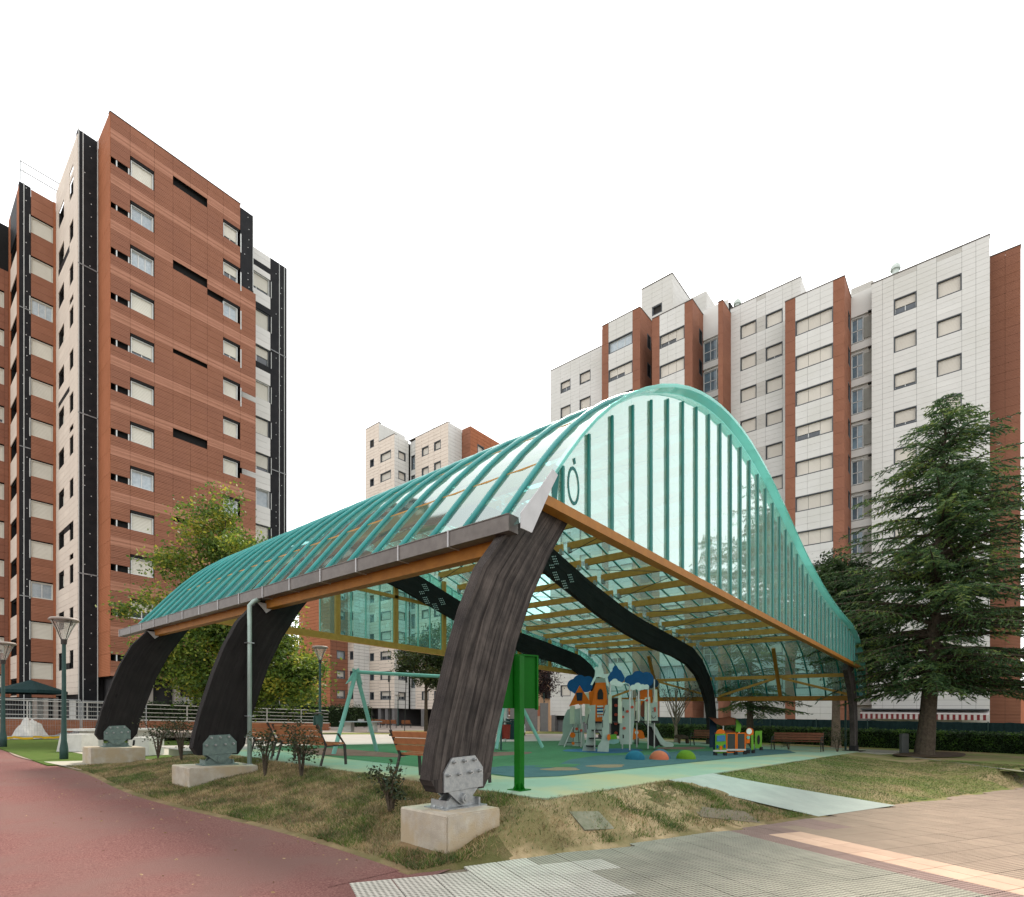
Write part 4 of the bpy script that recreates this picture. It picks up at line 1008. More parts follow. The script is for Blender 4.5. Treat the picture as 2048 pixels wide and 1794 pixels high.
# ---- far background buildings --------------------------------------
def simple_block(name, label, poly, z1, m, wins=(), zb=0., cat='building'):
    B = Bldg(name, label, poly[0][0], poly[0][1], cat)
    B.mass(poly, -.5, z1, m)
    for ori, const, u0, u1, z0, zz, k in wins: B.win(ori, const, u0, u1, z0, zz, k, FRAMEG, SHUTP, .2, .1)
    return B
p = cam2st(-36.5, 98); q = cam2st(-31.5, 98)
B = simple_block('brick_building', 'low orange brick building far behind the yellowing tree', [p, q, (q[0]+8,q[1]+14), (p[0]-2,p[1]+14)], 13.5, REDB, cat='building')
for k in range(3):
    b = MB(); c = cam2st(-35+k*1.6, 97.6); b.cbox((c[0], c[1], 9.5-k*.0), 1.2, .5, 1.0); B.part('window', b, FRAMEG)
p = cam2st(-35.2, 90); q = cam2st(-34, 90); 
B = simple_block('stair_tower', 'narrow pale stair tower beside the far orange brick building', [p, q, (q[0]+1,q[1]+2), (p[0]+1,p[1]+2)], 10.5, CREAMP, cat='tower')
p = cam2st(2.0, 84); q = cam2st(6.6, 84)
B = simple_block('peach_building', 'peach rendered building behind the purple tree with red shopfront band', [p, q, (q[0]+8,q[1]+10), (p[0]+8,p[1]+10)], 17, PEACH)
for k in range(5):
    b = MB(); c = cam2st(5.3, 83.8); b.cbox((c[0], c[1], 5.6+k*2.8), .9, .9, 1.1); B.part('window', b, DARKV)
b = MB(); c = cam2st(-1.0, 83); e = cam2st(5.2, 83); b.bar((c[0],c[1],3.1), (e[0],e[1],3.1), .5, 1.5); B.part('shopfront', b, REDB)
b = MB(); b.bar((c[0],c[1],1.1), (e[0],e[1],1.1), .4, 2.4); B.part('shopfront_glazing', b, mat('pale_shop_glass', (.55,.42,.32), .4))
for i, x in enumerate((-.8, .2, 1.55, 2.35, 3.5)):
    c = cam2st(x, 60); o = thing('pillar', ['grey square pillar left of the group', 'grey pillar second from the left', 'grey pillar behind the purple tree trunk', 'grey pillar right of the purple tree trunk', 'grey pillar nearest the white block corner'][i], 'pillar', c[0], c[1], .4, YAW, 'grey pillars of the far arcade')
    m_ = MB(); m_.box(-.42, .42, -.4, .4, -.1, 3.1); m_.box(-.45, .45, -.43, .43, -.1, .25); m_.box(-.43, .43, -.41, .41, 2.95, 3.15); part('shaft', m_, GREYP, o)
p = cam2st(42, 46); q = cam2st(50, 46)
simple_block('orange_building', 'orange building with yellow end far behind the cedar at right', [p, q, (q[0]+3,q[1]+6), (p[0]+3,p[1]+6)], 5.2, REDB)

# ------------------------------------------------------------------ VEGETATION
def leafquad(mb, c, size, r, dirn=None, asp=.55):
    d = Vector((r.gauss(0,1), r.gauss(0,1), r.gauss(0,.7))) if dirn is None else Vector(dirn) + Vector((r.gauss(0,.3), r.gauss(0,.3), r.gauss(0,.3)))
    if d.length < 1e-3: d = Vector((1,0,0))
    d.normalize(); n = d.cross(Vector((r.gauss(0,1), r.gauss(0,1), r.gauss(0,1)))); n.normalize()
    a, b = d*size, n*size*asp; o = len(mb.v)
    mb.v += [tuple(c-a*.5), tuple(c+b*.5), tuple(c+a*.5), tuple(c-b*.5)]; mb.f.append((o, o+1, o+2, o+3)); mb.mi.append(0)
def leaf_tree(name, label, s, t, z, ells, nclump, perclump, lsize, lm, trunk_h, trunk_r, bark, seed, cr=.55, lean=(0,0), cat='tree', group=None, limbs=16):
    r = random.Random(seed); root = thing(name, label, cat, s, t, z, YAW, group)
    tr = MB(); fork = Vector((lean[0]*.5, lean[1]*.5, trunk_h)); top = Vector((lean[0], lean[1], max(e[0][2]+e[1][2]*.4 for e in ells)))
    tr.tube([(0,0,-.15),(0,0,.15),tuple(fork*.5),tuple(fork),tuple(fork.lerp(top,.5)),tuple(top)], [trunk_r*1.45,trunk_r*1.05,trunk_r*.9,trunk_r*.8,trunk_r*.45,.02], 10)
    crown = MB(); cl = []; tot = sum(e[1][0]*e[1][1]*e[1][2] for e in ells)
    for e in ells:
        for _ in range(max(3, int(nclump*e[1][0]*e[1][1]*e[1][2]/tot))):
            while True:
                p = Vector((r.uniform(-1,1), r.uniform(-1,1), r.uniform(-1,1)))
                if .30 < p.length < 1: break
            p *= (1 if r.random() < .35 else (.72+.28*r.random())/max(.3, p.length)*p.length**.3)
            if p.length > 1.06: p *= 1.06/p.length
            cl.append(Vector((e[0][0]+p.x*e[1][0], e[0][1]+p.y*e[1][1], e[0][2]+p.z*e[1][2])))
    for c in cl:
        k = r.uniform(.55, 1.35)
        for _ in range(int(perclump*2.6*k)):
            q = Vector((r.gauss(0,1), r.gauss(0,1), r.gauss(0,.7)))*cr*.5*k
            leafquad(crown, c+q, lsize*r.uniform(.6,1.15), r)
    for c in r.sample(cl, min(limbs, len(cl))):
        st = fork.lerp(top, r.uniform(0,.55)); mid = st.lerp(c, .5)+Vector((0,0,r.uniform(-.2,.3)))
        tr.tube([st, mid, c], [trunk_r*.32, trunk_r*.2, .015], 6)
    part('trunk', tr, bark, root); part('crown', crown, lm, root)
    return root
L_YG = leafmat('leaf_yellow_green', (.17,.235,.03), (.055,.105,.018), .45, .8, (.42,.38,.05))
L_DK = leafmat('leaf_dark_green', (.045,.085,.02), (.018,.036,.011), .25, .7)
L_MD = leafmat('leaf_mid_green', (.05,.08,.016), (.02,.035,.01), .3, .9, (.12,.10,.025))
L_PL = leafmat('leaf_plum', (.055,.022,.02), (.018,.012,.012), .25, .9)
L_CE = leafmat('cedar_needles', (.10,.17,.05), (.034,.078,.03), .35, .8, (.20,.25,.05))
L_SH = leafmat('shrub_leaf', (.04,.052,.014), (.022,.03,.012), .2, 2.2, (.10,.06,.02))
L_HD = leafmat('hedge_leaf', (.045,.105,.014), (.012,.035,.008), .25, 1.6, (.085,.17,.02))
def stc(px, d): return cam2st((px-1024)/1098*d, d)
p = stc(440, 30)
leaf_tree('sweetgum_tree', 'tall yellowing green tree between the black arch legs and the terracotta tower', p[0], p[1], .2,
   [((-.5,0,11.5),(1.2,1.2,2.2)), ((1.2,0,9.6),(1.5,1.4,1.7)), ((-2.3,0,8.9),(1.15,1.1,1.2)), ((.2,0,7.4),(2.0,1.8,2.0)), ((-3.7,-.3,7.0),(1.3,1.2,.7)), ((1.8,0,6.2),(2.3,2.0,2.0)), ((-1.4,0,4.4),(2.3,2.0,2.0)), ((2.8,0,3.9),(2.6,2.0,2.0)), ((.6,0,2.9),(2.6,1.8,1.4)), ((4.0,0,3.0),(1.3,1.2,1.1))],
   330, 85, .22, L_YG, 2.2, .19, BARK, 1, .95, (.3,0), limbs=26)
p = stc(852, 45)
leaf_tree('dark_tree', 'dark green round tree behind the swing set beside the pale block', p[0], p[1], .4, [((0,0,5.6),(2.3,2.2,2.2)), ((1.2,0,6.9),(1.8,1.6,1.7)), ((-1.2,0,6.2),(1.4,1.3,1.3))], 90, 70, .22, L_MD, 3, .16, BARK, 2, .8)
p = stc(1046, 42)
leaf_tree('plum_tree', 'dark purple leaved tree standing behind the green sign', p[0], p[1], .4, [((0,0,4.6),(2.2,2.0,1.7)), ((-.9,0,3.6),(1.5,1.4,1.0)), ((1.3,0,4.4),(1.4,1.3,1.2)), ((.1,0,6.0),(1.6,1.5,1.3))], 90, 70, .18, L_PL, 2.0, .17, BARK, 3, .75)
p = stc(1672, 31.5)
leaf_tree('broadleaf_tree', 'dark broadleaf tree rising behind the right end of the canopy', p[0], p[1], .5, [((.7,.5,7.5),(2.5,2.3,3.2)), ((1.9,1,5.2),(2.2,2.0,1.9)), ((.3,.5,9.6),(1.6,1.5,1.3))], 150, 85, .22, L_DK, 3.3, .24, BARKP, 4, .8)
p = stc(1352, 33)
leaf_tree('ornamental_tree', 'small bare branched tree behind the castle slide', p[0], p[1], .5, [((0,0,3.0),(1.1,1.0,.5)), ((.8,0,3.2),(.6,.6,.3))], 20, 14, .09, L_PL, .6, .11, BARKP, 5, .45, limbs=18)
for i, (px, d, hh, lab) in enumerate(((607, 62, 4.2, 'small yellow green tree beside the tall lamp and the brick building'), (575, 50, 3.4, 'dense green tree low behind the middle arch leg'))):
    p = stc(px, d); leaf_tree('young_tree', lab, p[0], p[1], .3, [((0,0,hh*.72),(1.6,1.5,hh*.34)), ((.8,0,hh*.5),(1.2,1.1,hh*.25))], 60, 45, .2, L_YG if i == 0 else L_DK, 1.2, .09, BARK, 30+i, .7)

def conifer(name, label, s, t, z, H, rad, seed, z0=2.2, nb=150, lean=0., trunk_r=.33, cat='conifer', dens_=1., bare=.12, rz=YAW):
    r = random.Random(seed); root = thing(name, label, cat, s, t, z, rz)
    tr = MB(); lx = lambda zz: lean*(zz/H)**.8*2.2
    tr.tube([(lx(zz) if zz > 0 else 0, 0, zz) for zz in (-.2,.1,1.5,H*.25,H*.5,H*.75,H*.97)], [trunk_r*1.4,trunk_r*1.15,trunk_r*.95,trunk_r*.8,trunk_r*.52,trunk_r*.25,.02], 12)
    fo = MB()
    for i in range(nb):
        f = (i+r.random())/nb; zz = z0 + (H-z0)*f**1.12
        a = r.random()*2*math.pi; prof = (1-((zz-z0)/(H-z0)))**.62; prof *= (.55+.45*min(1, (zz-z0)/(H*.12)+.35))
        L = rad*prof*r.uniform(.62, 1.15) + .22
        if zz < H*.42 and math.cos(a) < .2: L *= lerp(.62, 1, max(0, (zz/H-.2)/.22))
        u = Vector((math.cos(a), math.sin(a), 0)); side = Vector((-u.y, u.x, 0))
        rise = r.uniform(.05,.35)*(1 if f > .25 else .4); droop = r.uniform(.10,.24)
        pt = lambda q: Vector((lx(zz),0,zz)) + u*(L*q) + Vector((0,0,L*(rise*q - droop*q*q*1.5)))
        n = max(4, int(L*4.6))
        tr.tube([pt(k/4) for k in range(5)], [max(.012, .016*L*(1-k/4.6)) for k in range(5)], 4, cap=False)
        for k in range(n+1):
            q = bare + (1-bare)*(k/n); c = pt(q)
            tw = (.95*(1-q)+.22)*min(1, .35+L*.28)*r.uniform(.6,1.25)
            for sgn in (-1, 1):
                if r.random() > .93*dens_: continue
                dd = (u*r.uniform(.45,.95) + side*sgn*r.uniform(.6,1.1) + Vector((0,0,r.uniform(-.42,.12)))).normalized()
                m = max(5, int(tw*20))
                for j in range(m):
                    b = c + dd*(tw*(j+r.random()*.5)/m) - Vector((0,0,.28*tw*((j+.5)/m)**2))
                    nd = (dd*1.1 + side*r.gauss(0,.45) + u*r.gauss(0,.3) + Vector((0,0,r.gauss(-.18,.3))))
                    leafquad(fo, b, r.uniform(.13,.27), r, nd, .24)
    part('trunk', tr, BARK, root); part('crown', fo, L_CE, root)
    return root
p = stc(1848, 26)
conifer('cedar_tree', 'large dark green cedar with leaning trunk in the lawn at right', p[0], p[1], .45, 16.9, 6.9, 6, 3.0, 340, .5, .36, dens_=.95)
p = stc(1500, 34)
conifer('cedar_tree', 'smaller cedar with drooping branches seen under the canopy behind the brown bench', p[0], p[1], .5, 10.5, 3.6, 7, 2.0, 95, 0., .2, dens_=.9)
for i, (s_, t_, h_, lab) in enumerate(((33.5,-9.5,15.,'tall conifer right of the leaning cedar by the plaza edge'),)):
    conifer('cedar_tree', lab, s_, t_, .3, h_, 4.6, 40+i, 1.5, 120, 0., .28)

def shrub(label, s, t, z, h, w, seed, n=34, lm=L_SH):
    r = random.Random(seed); o = thing('shrub', label, 'shrub', s, t, z, 0, 'sparse shrubs on the bank and lawn'); st, fo = MB(), MB()
    for k in range(6):
        a = r.random()*6.28; tip = Vector((math.cos(a)*w*.42*r.uniform(.5,1), math.sin(a)*w*.42*r.uniform(.5,1), h*r.uniform(.7,1))); mid = tip*.5; mid.z = h*.42
        mid.x *= .6; mid.y *= .6; st.tube([(0,0,-.1), tuple(mid), tuple(tip)], [.022,.015,.004], 5)
        for q in range(n//6):
            f = r.uniform(.35,1); b = mid.lerp(tip, f*2-1) if f > .5 else Vector((0,0,-.1)).lerp(mid, f*2)
            e = b + Vector((r.gauss(0,.13)*w, r.gauss(0,.13)*w, r.uniform(0,.14)*h)); st.tube([tuple(b), tuple(e)], [.006,.003], 4, cap=False)
            for _ in range(15): leafquad(fo, e+Vector((r.gauss(0,.085)*w, r.gauss(0,.085)*w, r.gauss(0,.07)*h)), r.uniform(.045,.085), r, None, .5)
    part('stems', st, BARK, o); part('foliage', fo, lm, o)
shrub('leafy shrub on the bank in front of the nearest wooden bench back', 1.22, 5.05, .40, .98, .8, 1, 46)
shrub('thin shrub on the bank beside the mint downpipe', .94, 5.95, .40, .9, .6, 2, 26)
shrub('small shrub on the bank left of the weathered near leg', .68, 1.57, .22, .62, .62, 3, 30)
shrub('shrub left of the pair between the two rear black legs', .87, 11.9, .42, .95, .9, 4, 34)
shrub('shrub right of the pair between the two rear black legs', .97, 10.5, .42, .98, .95, 5, 34)
shrub('shrub by the right canopy foot with pale stems', 25.3, .4, .48, 1.15, 1.1, 6, 34)
shrub('low shrub behind the long brown bench', 25.0, 2.4, .46, .75, .9, 7, 30)
shrub('low shrub between the play train and the far bench', 25.6, 5.6, .46, .7, .9, 8, 30)
shrub('low shrub beside the green train panel', 24.4, 4.0, .46, .8, .8, 9, 30)
# hedge
r = random.Random(8); hd = thing('hedge', 'clipped dark green hedge along the fence behind the lawn', 'hedge', 36.4, 0, .45); core, fo = MB(), MB()
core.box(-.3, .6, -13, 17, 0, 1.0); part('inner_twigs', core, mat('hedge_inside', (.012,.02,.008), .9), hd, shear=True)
for _ in range(26000):
    y = r.uniform(-13, 17); k = r.random()
    if k < .62: c = Vector((-.38+r.gauss(0,.05), y, r.uniform(.02,1.08)))
    else: c = Vector((r.uniform(-.4,.6), y, 1.10+r.gauss(0,.05)))
    c.z += .05*noise.noise(Vector((y*1.3,0,0))) + SB*y + SA*c.x
    leafquad(fo, c, r.uniform(.07,.13), r, None, .6)
part('foliage', fo, L_HD, hd)
fn = thing('screened_fence', 'dark green screened mesh fence behind the clipped hedge', 'fence', 38.6, 0, .5)
for k in range(11):
    y0, y1 = -14+k*3, -11+k*3
    m = MB(); n = 24; vs = []
    for i in range(n+1):
        y = lerp(y0+.03, y1-.03, i/n); x = .02*math.sin(i*2.3+k); vs += [(x, y, 0), (x, y, 1.66+.05*noise.noise(Vector((y*2.1,0,4)))), (x+.03, y, 0), (x+.03, y, 1.66)]
    fs = []
    for i in range(n): fs += [(4*i,4*i+4,4*i+5,4*i+1), (4*i+2,4*i+3,4*i+7,4*i+6)]
    m.add(vs, fs); part('screen_panel', m, SCREEN, fn, shear=True)
    m = MB(); m.tube([(-.05, y0, 0), (-.05, y0, 1.72)], .03, 8); part('post', m, POSTG, fn, shear=True)
# grass and litter on the bank
def blades(name, m, n, region, hfun, prob, hmin, hmax, seed, wdt=.007):
    r = random.Random(seed); g = MB(); k = 0; tries = 0
    while k < n and tries < n*12:
        tries += 1; s, t = r.uniform(region[0], region[1]), r.uniform(region[2], region[3])
        z = prob(s, t)
        if z is None or r.random() > z: continue
        h = r.uniform(hmin, hmax); a = r.random()*6.28; lx, ly = r.gauss(0,.6)*h, r.gauss(0,.6)*h; zz = hfun(s, t) + SL(s, t) - .01; wx, wy = math.cos(a)*wdt, math.sin(a)*wdt
        g.v += [(s-wx, t-wy, zz), (s+wx, t+wy, zz), (s+lx, t+ly, zz+h)]; o = len(g.v)-3; g.f.append((o, o+1, o+2)); g.mi.append(0); k += 1
    o = link(name, g.mesh(name, m)); o['kind'] = 'stuff'; tag(o, '%s growing on the %s' % (name.replace('_', ' '), 'right lawn beyond the ramp' if 'lawn' in name else 'earth bank under the canopy edge'), 'grass')
def onbank(s, t):
    if on_ramp(s, t): return False
    if t > -.18: return path_edge(t)+.02 < s < 1.9 and t < 14.4 and not any(-.1 < s < 1.0 and ta-.4 < t < ta+.55 for ta in ARCHT)
    return s > path_edge(t) and t > plaza_edge(s)+.04 and not (0 < s < .877 and -.33 < t)
def gn(s, t, f, o): return noise.noise(Vector((s*f, t*f, o)))
GRN = leafmat('grass_green', (.11,.165,.03), (.05,.08,.018), .3, 3.); DRY = leafmat('grass_dry', (.40,.29,.15), (.16,.115,.055), .2, 3.)
def pgreen(s, t):
    if not onbank(s, t): return None
    return max(.06, min(1, .12+(gn(s,t,1.0,2)+gn(s,t,2.7,7)*.6)*1.5 - (.22 if s > .3 and t < .3 else 0)))
def pdry(s, t):
    if not onbank(s, t): return None
    return .9 if not (s > .3 and t < .3) else .14 + .8*max(0, gn(s,t,1.6,5))
blades('green_grass', GRN, 70000, (-1, 7.5, -2.6, 14), hgt, pgreen, .02, .075, 1)
blades('dry_grass', DRY, 110000, (-1, 7.5, -2.6, 14), hgt, pdry, .015, .07, 2, .006)
def onlawn(s, t): return t > plaza_edge(s)+.03 and t < -.22 and not on_ramp(s, t) and s > 7
blades('lawn_grass', GRN, 60000, (7, 22, -6.5, -.2), hl, lambda s, t: (max(.3, min(1, .75+gn(s,t,.6,2)*1.2)) if onlawn(s,t) else None), .015, .045, 3, .008)
blades('lawn_dry_grass', DRY, 30000, (7, 22, -6.5, -.2), hl, lambda s, t: (max(.1, min(1, .5-gn(s,t,.6,2)*1.2)) if onlawn(s,t) else None), .012, .04, 4, .008)
r = random.Random(17); chips = MB()
for _ in range(420):
    s, t = r.uniform(-.9, 7), r.uniform(-2.5, 8)
    if not onbank(s, t): continue
    leafquad(chips, Vector((s, t, hgt(s,t)+SL(s,t)+.012)), r.uniform(.03,.07), r, (r.gauss(0,1), r.gauss(0,1), .1), .4)
for _ in range(150):
    t = r.uniform(-.2, 11); s = path_edge(t) - abs(r.gauss(0, .9)) - .02
    leafquad(chips, Vector((s, t, SL(s,t)+.006)), r.uniform(.02,.05), r, (r.gauss(0,1), r.gauss(0,1), .05), .4)
o = link('fallen_leaves', chips.mesh('fallen_leaves', mat('dry_leaf', (.42,.30,.17), .8, (.30,.19,.09), 8.))); o['kind'] = 'stuff'; tag(o, 'dry fallen leaves and chips scattered on the bank and path edge', 'leaves')

# ------------------------------------------------------------------ STREET FURNITURE
def lamp(label, s, t, z, h, group, small=False):
    o = thing('street_lamp', label, 'street lamp', s, t, z, 0, group)
    m = MB(); m.lathe([(0,0),(.11,0),(.11,.35),(.075,.6),(.062,1.4),(.052,h-1.0),(.05,h-.72)], 12); part('pole', m, POSTG, o, smooth=True)
    m = MB(); m.lathe([(.05,h-.74),(.075,h-.74),(.08,h-.6),(.05,h-.58)], 12); part('collar', m, IRON, o)
    if small:
        m = MB(); m.lathe([(0,h-.02),(.40,h-.02),(.42,h+.03),(0,h+.08)], 14); part('cap', m, mat('lamp_cap', (.28,.24,.21), .5), o)
        m = MB(); m.lathe([(.06,h-.58),(.16,h-.3),(.26,h-.03)], 12); part('diffuser', m, LAMPG, o)
    else:
        m = MB(); m.lathe([(.085,h-.6),(.19,h-.32),(.335,h-.02)], 20); part('diffuser', m, LAMPG, o, smooth=True)
        m = MB()
        for k in range(4):
            a = k*math.pi/2+.4; m.tube([(.085*math.cos(a),.085*math.sin(a),h-.6),(.19*math.cos(a),.19*math.sin(a),h-.32),(.335*math.cos(a),.335*math.sin(a),h-.02)], .012, 5)
        part('diffuser_ribs', m, IRON, o)
        m = MB(); m.lathe([(.30,h-.03),(.375,h-.03),(.385,h),(.34,h+.05),(.12,h+.03),(0,h+.03)], 20); part('cap', m, mat('lamp_cap', (.28,.24,.21), .5), o, smooth=True)
    return o
G_ = 'street lamps with funnel heads around the park'
lamp('tall funnel headed lamp on the lawn in front of the white tower side', -.28, 16.5, 0, 4.27, G_)
lamp('funnel headed lamp at the left edge beside the temporary fence', -.95, 22.6, .1, 3.8, G_)
p = stc(640, 26.7); lamp('funnel headed lamp between the benches and the orange wing behind the canopy', p[0], p[1], .45, 4.42, G_)
for px, d, h, lab in ((690,92,4.4,'small far lamp in front of the orange wing, right of its pair'),(663,120,4.3,'smallest far lamp left of its pair by the orange wing'),(737,80,3.4,'far lamp in front of the dark ground floor of the pale block'),(796,72,4.2,'far funnel lamp seen through the swing frame'),(1088,62,5.6,'far lamp beside the purple tree and the white corner')):
    p = stc(px, d); lamp(lab, p[0], p[1], .3, h, 'distant street lamps on the far plaza', True)
def bench(label, s, t, z, rz, L, wood, group, arms=True):
    """local frame: x along the bench, seat faces +y"""
    o = thing('park_bench', label, 'bench', s, t, z, rz, group)
    for k in range(3):
        m = MB(); y = .10+k*.145; m.box(-L/2, L/2, y-.062, y+.062, .415+.012*k, .45+.012*k); part('seat_slat', m, wood, o)
    for k in range(3):
        zz = .50+k*.118; y = -.045-.052*k; m = MB(); m.bar((-L/2, y, zz+.05), (L/2, y, zz+.05), .034, .104, up=(0,-.36,1)); part('back_slat', m, wood, o)
    for x in (-L/2+.02, L/2-.02):
        m = MB(); m.bar((x,-.10,0),(x,.02,.42),.05,.03); m.bar((x,.02,.42),(x,-.19,.86),.05,.03); m.bar((x,.02,.40),(x,.46,.42),.05,.03); m.bar((x,.46,.43),(x,.49,0),.05,.03)
        if arms: m.bar((x,-.10,.66),(x,.30,.66),.045,.022); m.bar((x,.30,.66),(x,.46,.43),.045,.022)
        part('leg_frame', m, IRON, o)
    return o
GB = 'wooden benches around the playground'
bench('wooden bench seen from behind, its back partly hidden by the leafy shrub', 2.05, 6.58, .5, R(-90), 1.95, WOODB, GB)
bench('short wooden bench seen from behind beside the mint downpipe', 2.05, 8.35, .5, R(-90), 1.15, WOODB, GB)
bench('wooden bench half hidden behind the weathered near leg', 2.05, 2.28, .5, R(-90), 1.80, WOODB, GB)
bench('long dark brown bench facing the playground near the right canopy foot', 24.0, 1.78, .5, R(92), 2.1, WOODD, GB)
bench('dark brown bench partly hidden by the play train hut', 24.2, 5.9, .5, R(92), 1.9, WOODD, GB)
for i, (px, d, ry, lab) in enumerate(((722,56,.2,'far orange bench left of the mint swing leg'),(738,55,.2,'far orange bench just left of the mint swing leg'),(770,57,.1,'far orange bench just right of the mint swing leg'),(783,58,.1,'far orange bench second right of the mint swing leg'),(812,60,0,'far orange bench under the swings'),(757,64,.1,'farthest orange bench behind the swing leg'))):
    p = stc(px, d); bench(lab, p[0], p[1], .45, YAW+ry, 1.0, WOODB, 'small far benches on the plaza', False)
# sign seen from behind
o = thing('notice_sign', 'bright green sign post seen from behind beside the weathered near leg', 'sign', 2.35, .61, .5, 0)
m = MB(); m.box(-.055, .055, -.055, .055, .01, 2.05); part('post', m, GREEN, o)
m = MB(); m.box(-.13, .13, -.13, .13, 0, .014)
for a in range(4):
    c, s_ = math.cos(a*math.pi/2), math.sin(a*math.pi/2); m.add([(c*.05,s_*.05,.015),(c*.125,s_*.125,.015),(c*.05,s_*.05,.13),(c*.05+s_*.008,s_*.05-c*.008,.015),(c*.125+s_*.008,s_*.125-c*.008,.015),(c*.05+s_*.008,s_*.05-c*.008,.13)], [(0,1,2),(5,4,3),(0,3,4,1),(1,4,5,2)])
part('base_plate', m, GREEN, o)
bd = MB(); bd.box(-.33, .33, .06, .085, 1.25, 2.06); bd.box(-.36, -.33, .03, .09, 1.23, 2.08); bd.box(.33, .36, .03, .09, 1.23, 2.08); bd.box(-.33, .33, .03, .09, 2.06, 2.085)
part('board', bd, GREEN, o, rz=YAW+R(28))
# swings
sw = thing('swing_set', 'mint green swing frame with two slanted leg pairs and hanging swings', 'swing set', 5.0, 8.9, .5, 0)
SW = lambda s, t, z: (s-5.0, t-8.9, z)
ta_, tb_ = Vector(SW(5.12, 9.13, 2.36)), Vector(SW(10.3, 7.75, 2.36))
m = MB(); m.tube([tuple(ta_), tuple(tb_)], .055, 10); part('top_bar', m, MINT, sw)
for a, b in ((ta_, SW(4.19,8.82,0)), (ta_, SW(6.06,9.44,0)), (tb_, SW(9.3,7.4,0)), (tb_, SW(11.23,6.96,0))):
    m = MB(); m.tube([tuple(Vector(a)+Vector((0,0,.0))), b], .06, 10); part('leg', m, MINT, sw)
for e in (ta_, tb_):
    m = MB(); m.prism([(-.34,-.36),(-.1,-.02),(-.12,.10),(-.02,.06),(.08,.12),(.11,-.02),(.2,-.36),(.06,-.2),(-.1,-.22)], -.03, .03); m.v = [(e.x+x, e.y+y, e.z+z) for x, y, z in m.v]; part('leg_bracket', m, MINT, sw)
for f in (.24, .66):
    c = ta_.lerp(tb_, f); u = (tb_-ta_).normalized()
    for k in (-.28, .28):
        q = c+u*k; m = MB(); m.tube([(q.x,q.y,q.z-.05),(c.x+u.x*k*.8,c.y+u.y*k*.8,.52)], .012, 5); m.tube([(q.x,q.y,q.z-.06),(q.x,q.y,q.z-.25)], .03, 6); part('chain', m, IRON, sw)
    m = MB(); m.bar((c.x-u.x*.24,c.y-u.y*.24,.5),(c.x+u.x*.24,c.y+u.y*.24,.5),.2,.05); part('seat', m, P_DARK, sw)
# low domes
for (s_, t_, rr_, m_, lab) in ((10.62,3.05,.29,D_BLUE,'teal blue rubber dome, leftmost on the play surface'),(11.35,2.64,.29,D_CORAL,'coral rubber dome between the two blue ones'),(11.98,2.90,.31,D_SLATE,'slate blue rubber dome behind the coral one'),(12.44,2.26,.30,D_GREEN,'green rubber dome, rightmost on the play surface')):
    m = MB(); n = 8; m.lathe([(rr_*math.cos(k*math.pi/2/n), rr_*.92*math.sin(k*math.pi/2/n)) for k in range(n)]+[(.001, rr_*.92)], 24)
    o = link('rubber_dome', m.mesh('rubber_dome', m_, False, True), None, (s_, t_, .505+SL(s_, t_))); tag(o, lab, 'play dome', 'half ball domes on the rubber surface')
# manhole lids, drain
def lid(s_, t_, w, l, rz, m, label):
    e = .3; z0 = hgt(s_, t_); n = Vector((-(hgt(s_+e,t_)-hgt(s_-e,t_))/(2*e)-SA, -(hgt(s_,t_+e)-hgt(s_,t_-e))/(2*e)-SB, 1)).normalized()
    o = link('manhole_lid', MB().box(-w,w,-l,l,-.12,.015).mesh('manhole_lid', m), None, (s_, t_, z0+SL(s_, t_)-.004))
    o.rotation_mode = 'QUATERNION'; o.rotation_quaternion = n.to_track_quat('Z', 'Y') @ Matrix.Rotation(rz, 3, 'Z').to_quaternion()
    return tag(o, label, 'manhole lid')
lid(2.25, -.75, .27, .19, R(-10), mat('mossy_lid', (.22,.20,.15), .95, (.14,.14,.095), 7.), 'square concrete lid half sunk in the bare bank right of the near footing')
lid(5.0, -1.55, .24, .52, R(60), mat('brown_lid', (.17,.14,.105), .9, (.14,.11,.08), 4.), 'brownish concrete lid in the dry bank near the grey ramp')
o = link('utility_post', MB().prism([(-.17,0),(-.17,.98),(-.15,1.0),(.15,1.0),(.17,.98),(.17,0)], -.09, .09).mesh('utility_post', mat('grey_cabinet', (.10,.105,.10), .6)), None, (28.7,-1.85,.42+SL(28.7,-1.85)), YAW); tag(o, 'slim grey utility post standing left of the cedar trunk', 'post')
# litter bins
def bin_(label, s, t, z, body, h=.75, cat='litter bin'):
    o = thing('litter_bin', label, cat, s, t, z)
    m = MB(); m.tube([(0,0,0),(0,0,h)], .035, 8); part('post', m, POSTG, o)
    m = MB(); m.lathe([(0,h-.45),(.17,h-.45),(.2,h+.05),(.17,h+.06),(0,h+.02)], 14); m.v = [(x+.22,y,z_) for x,y,z_ in m.v]; part('bucket', m, body, o)
    m = MB(); m.lathe([(.0,h+.2),(.24,h+.16),(.25,h+.12),(0,h+.12)], 14); m.v = [(x+.2,y,z_) for x,y,z_ in m.v]; part('lid', m, IRON, o)
p = stc(1002, 19.5); bin_('red litter bin on a green post behind the near bench', p[0], p[1], .5, mat('bin_red', (.24,.035,.025), .5), .85)
p = stc(628, 24); bin_('dark green litter bin at the foot of the middle lamp', p[0], p[1], .5, POSTG, 1.0)
p = stc(1018, 32); o = thing('wheelie_bin', 'tall dark green container beside a lamp pole on the rear lawn', 'container', p[0], p[1], .4, YAW)
m = MB(); m.box(-.45,.45,-.4,.4,.0,1.15); part('body', m, SCREEN, o); m = MB(); m.box(-.5,.5,-.45,.45,1.16,1.25); part('lid', m, SCREEN, o)
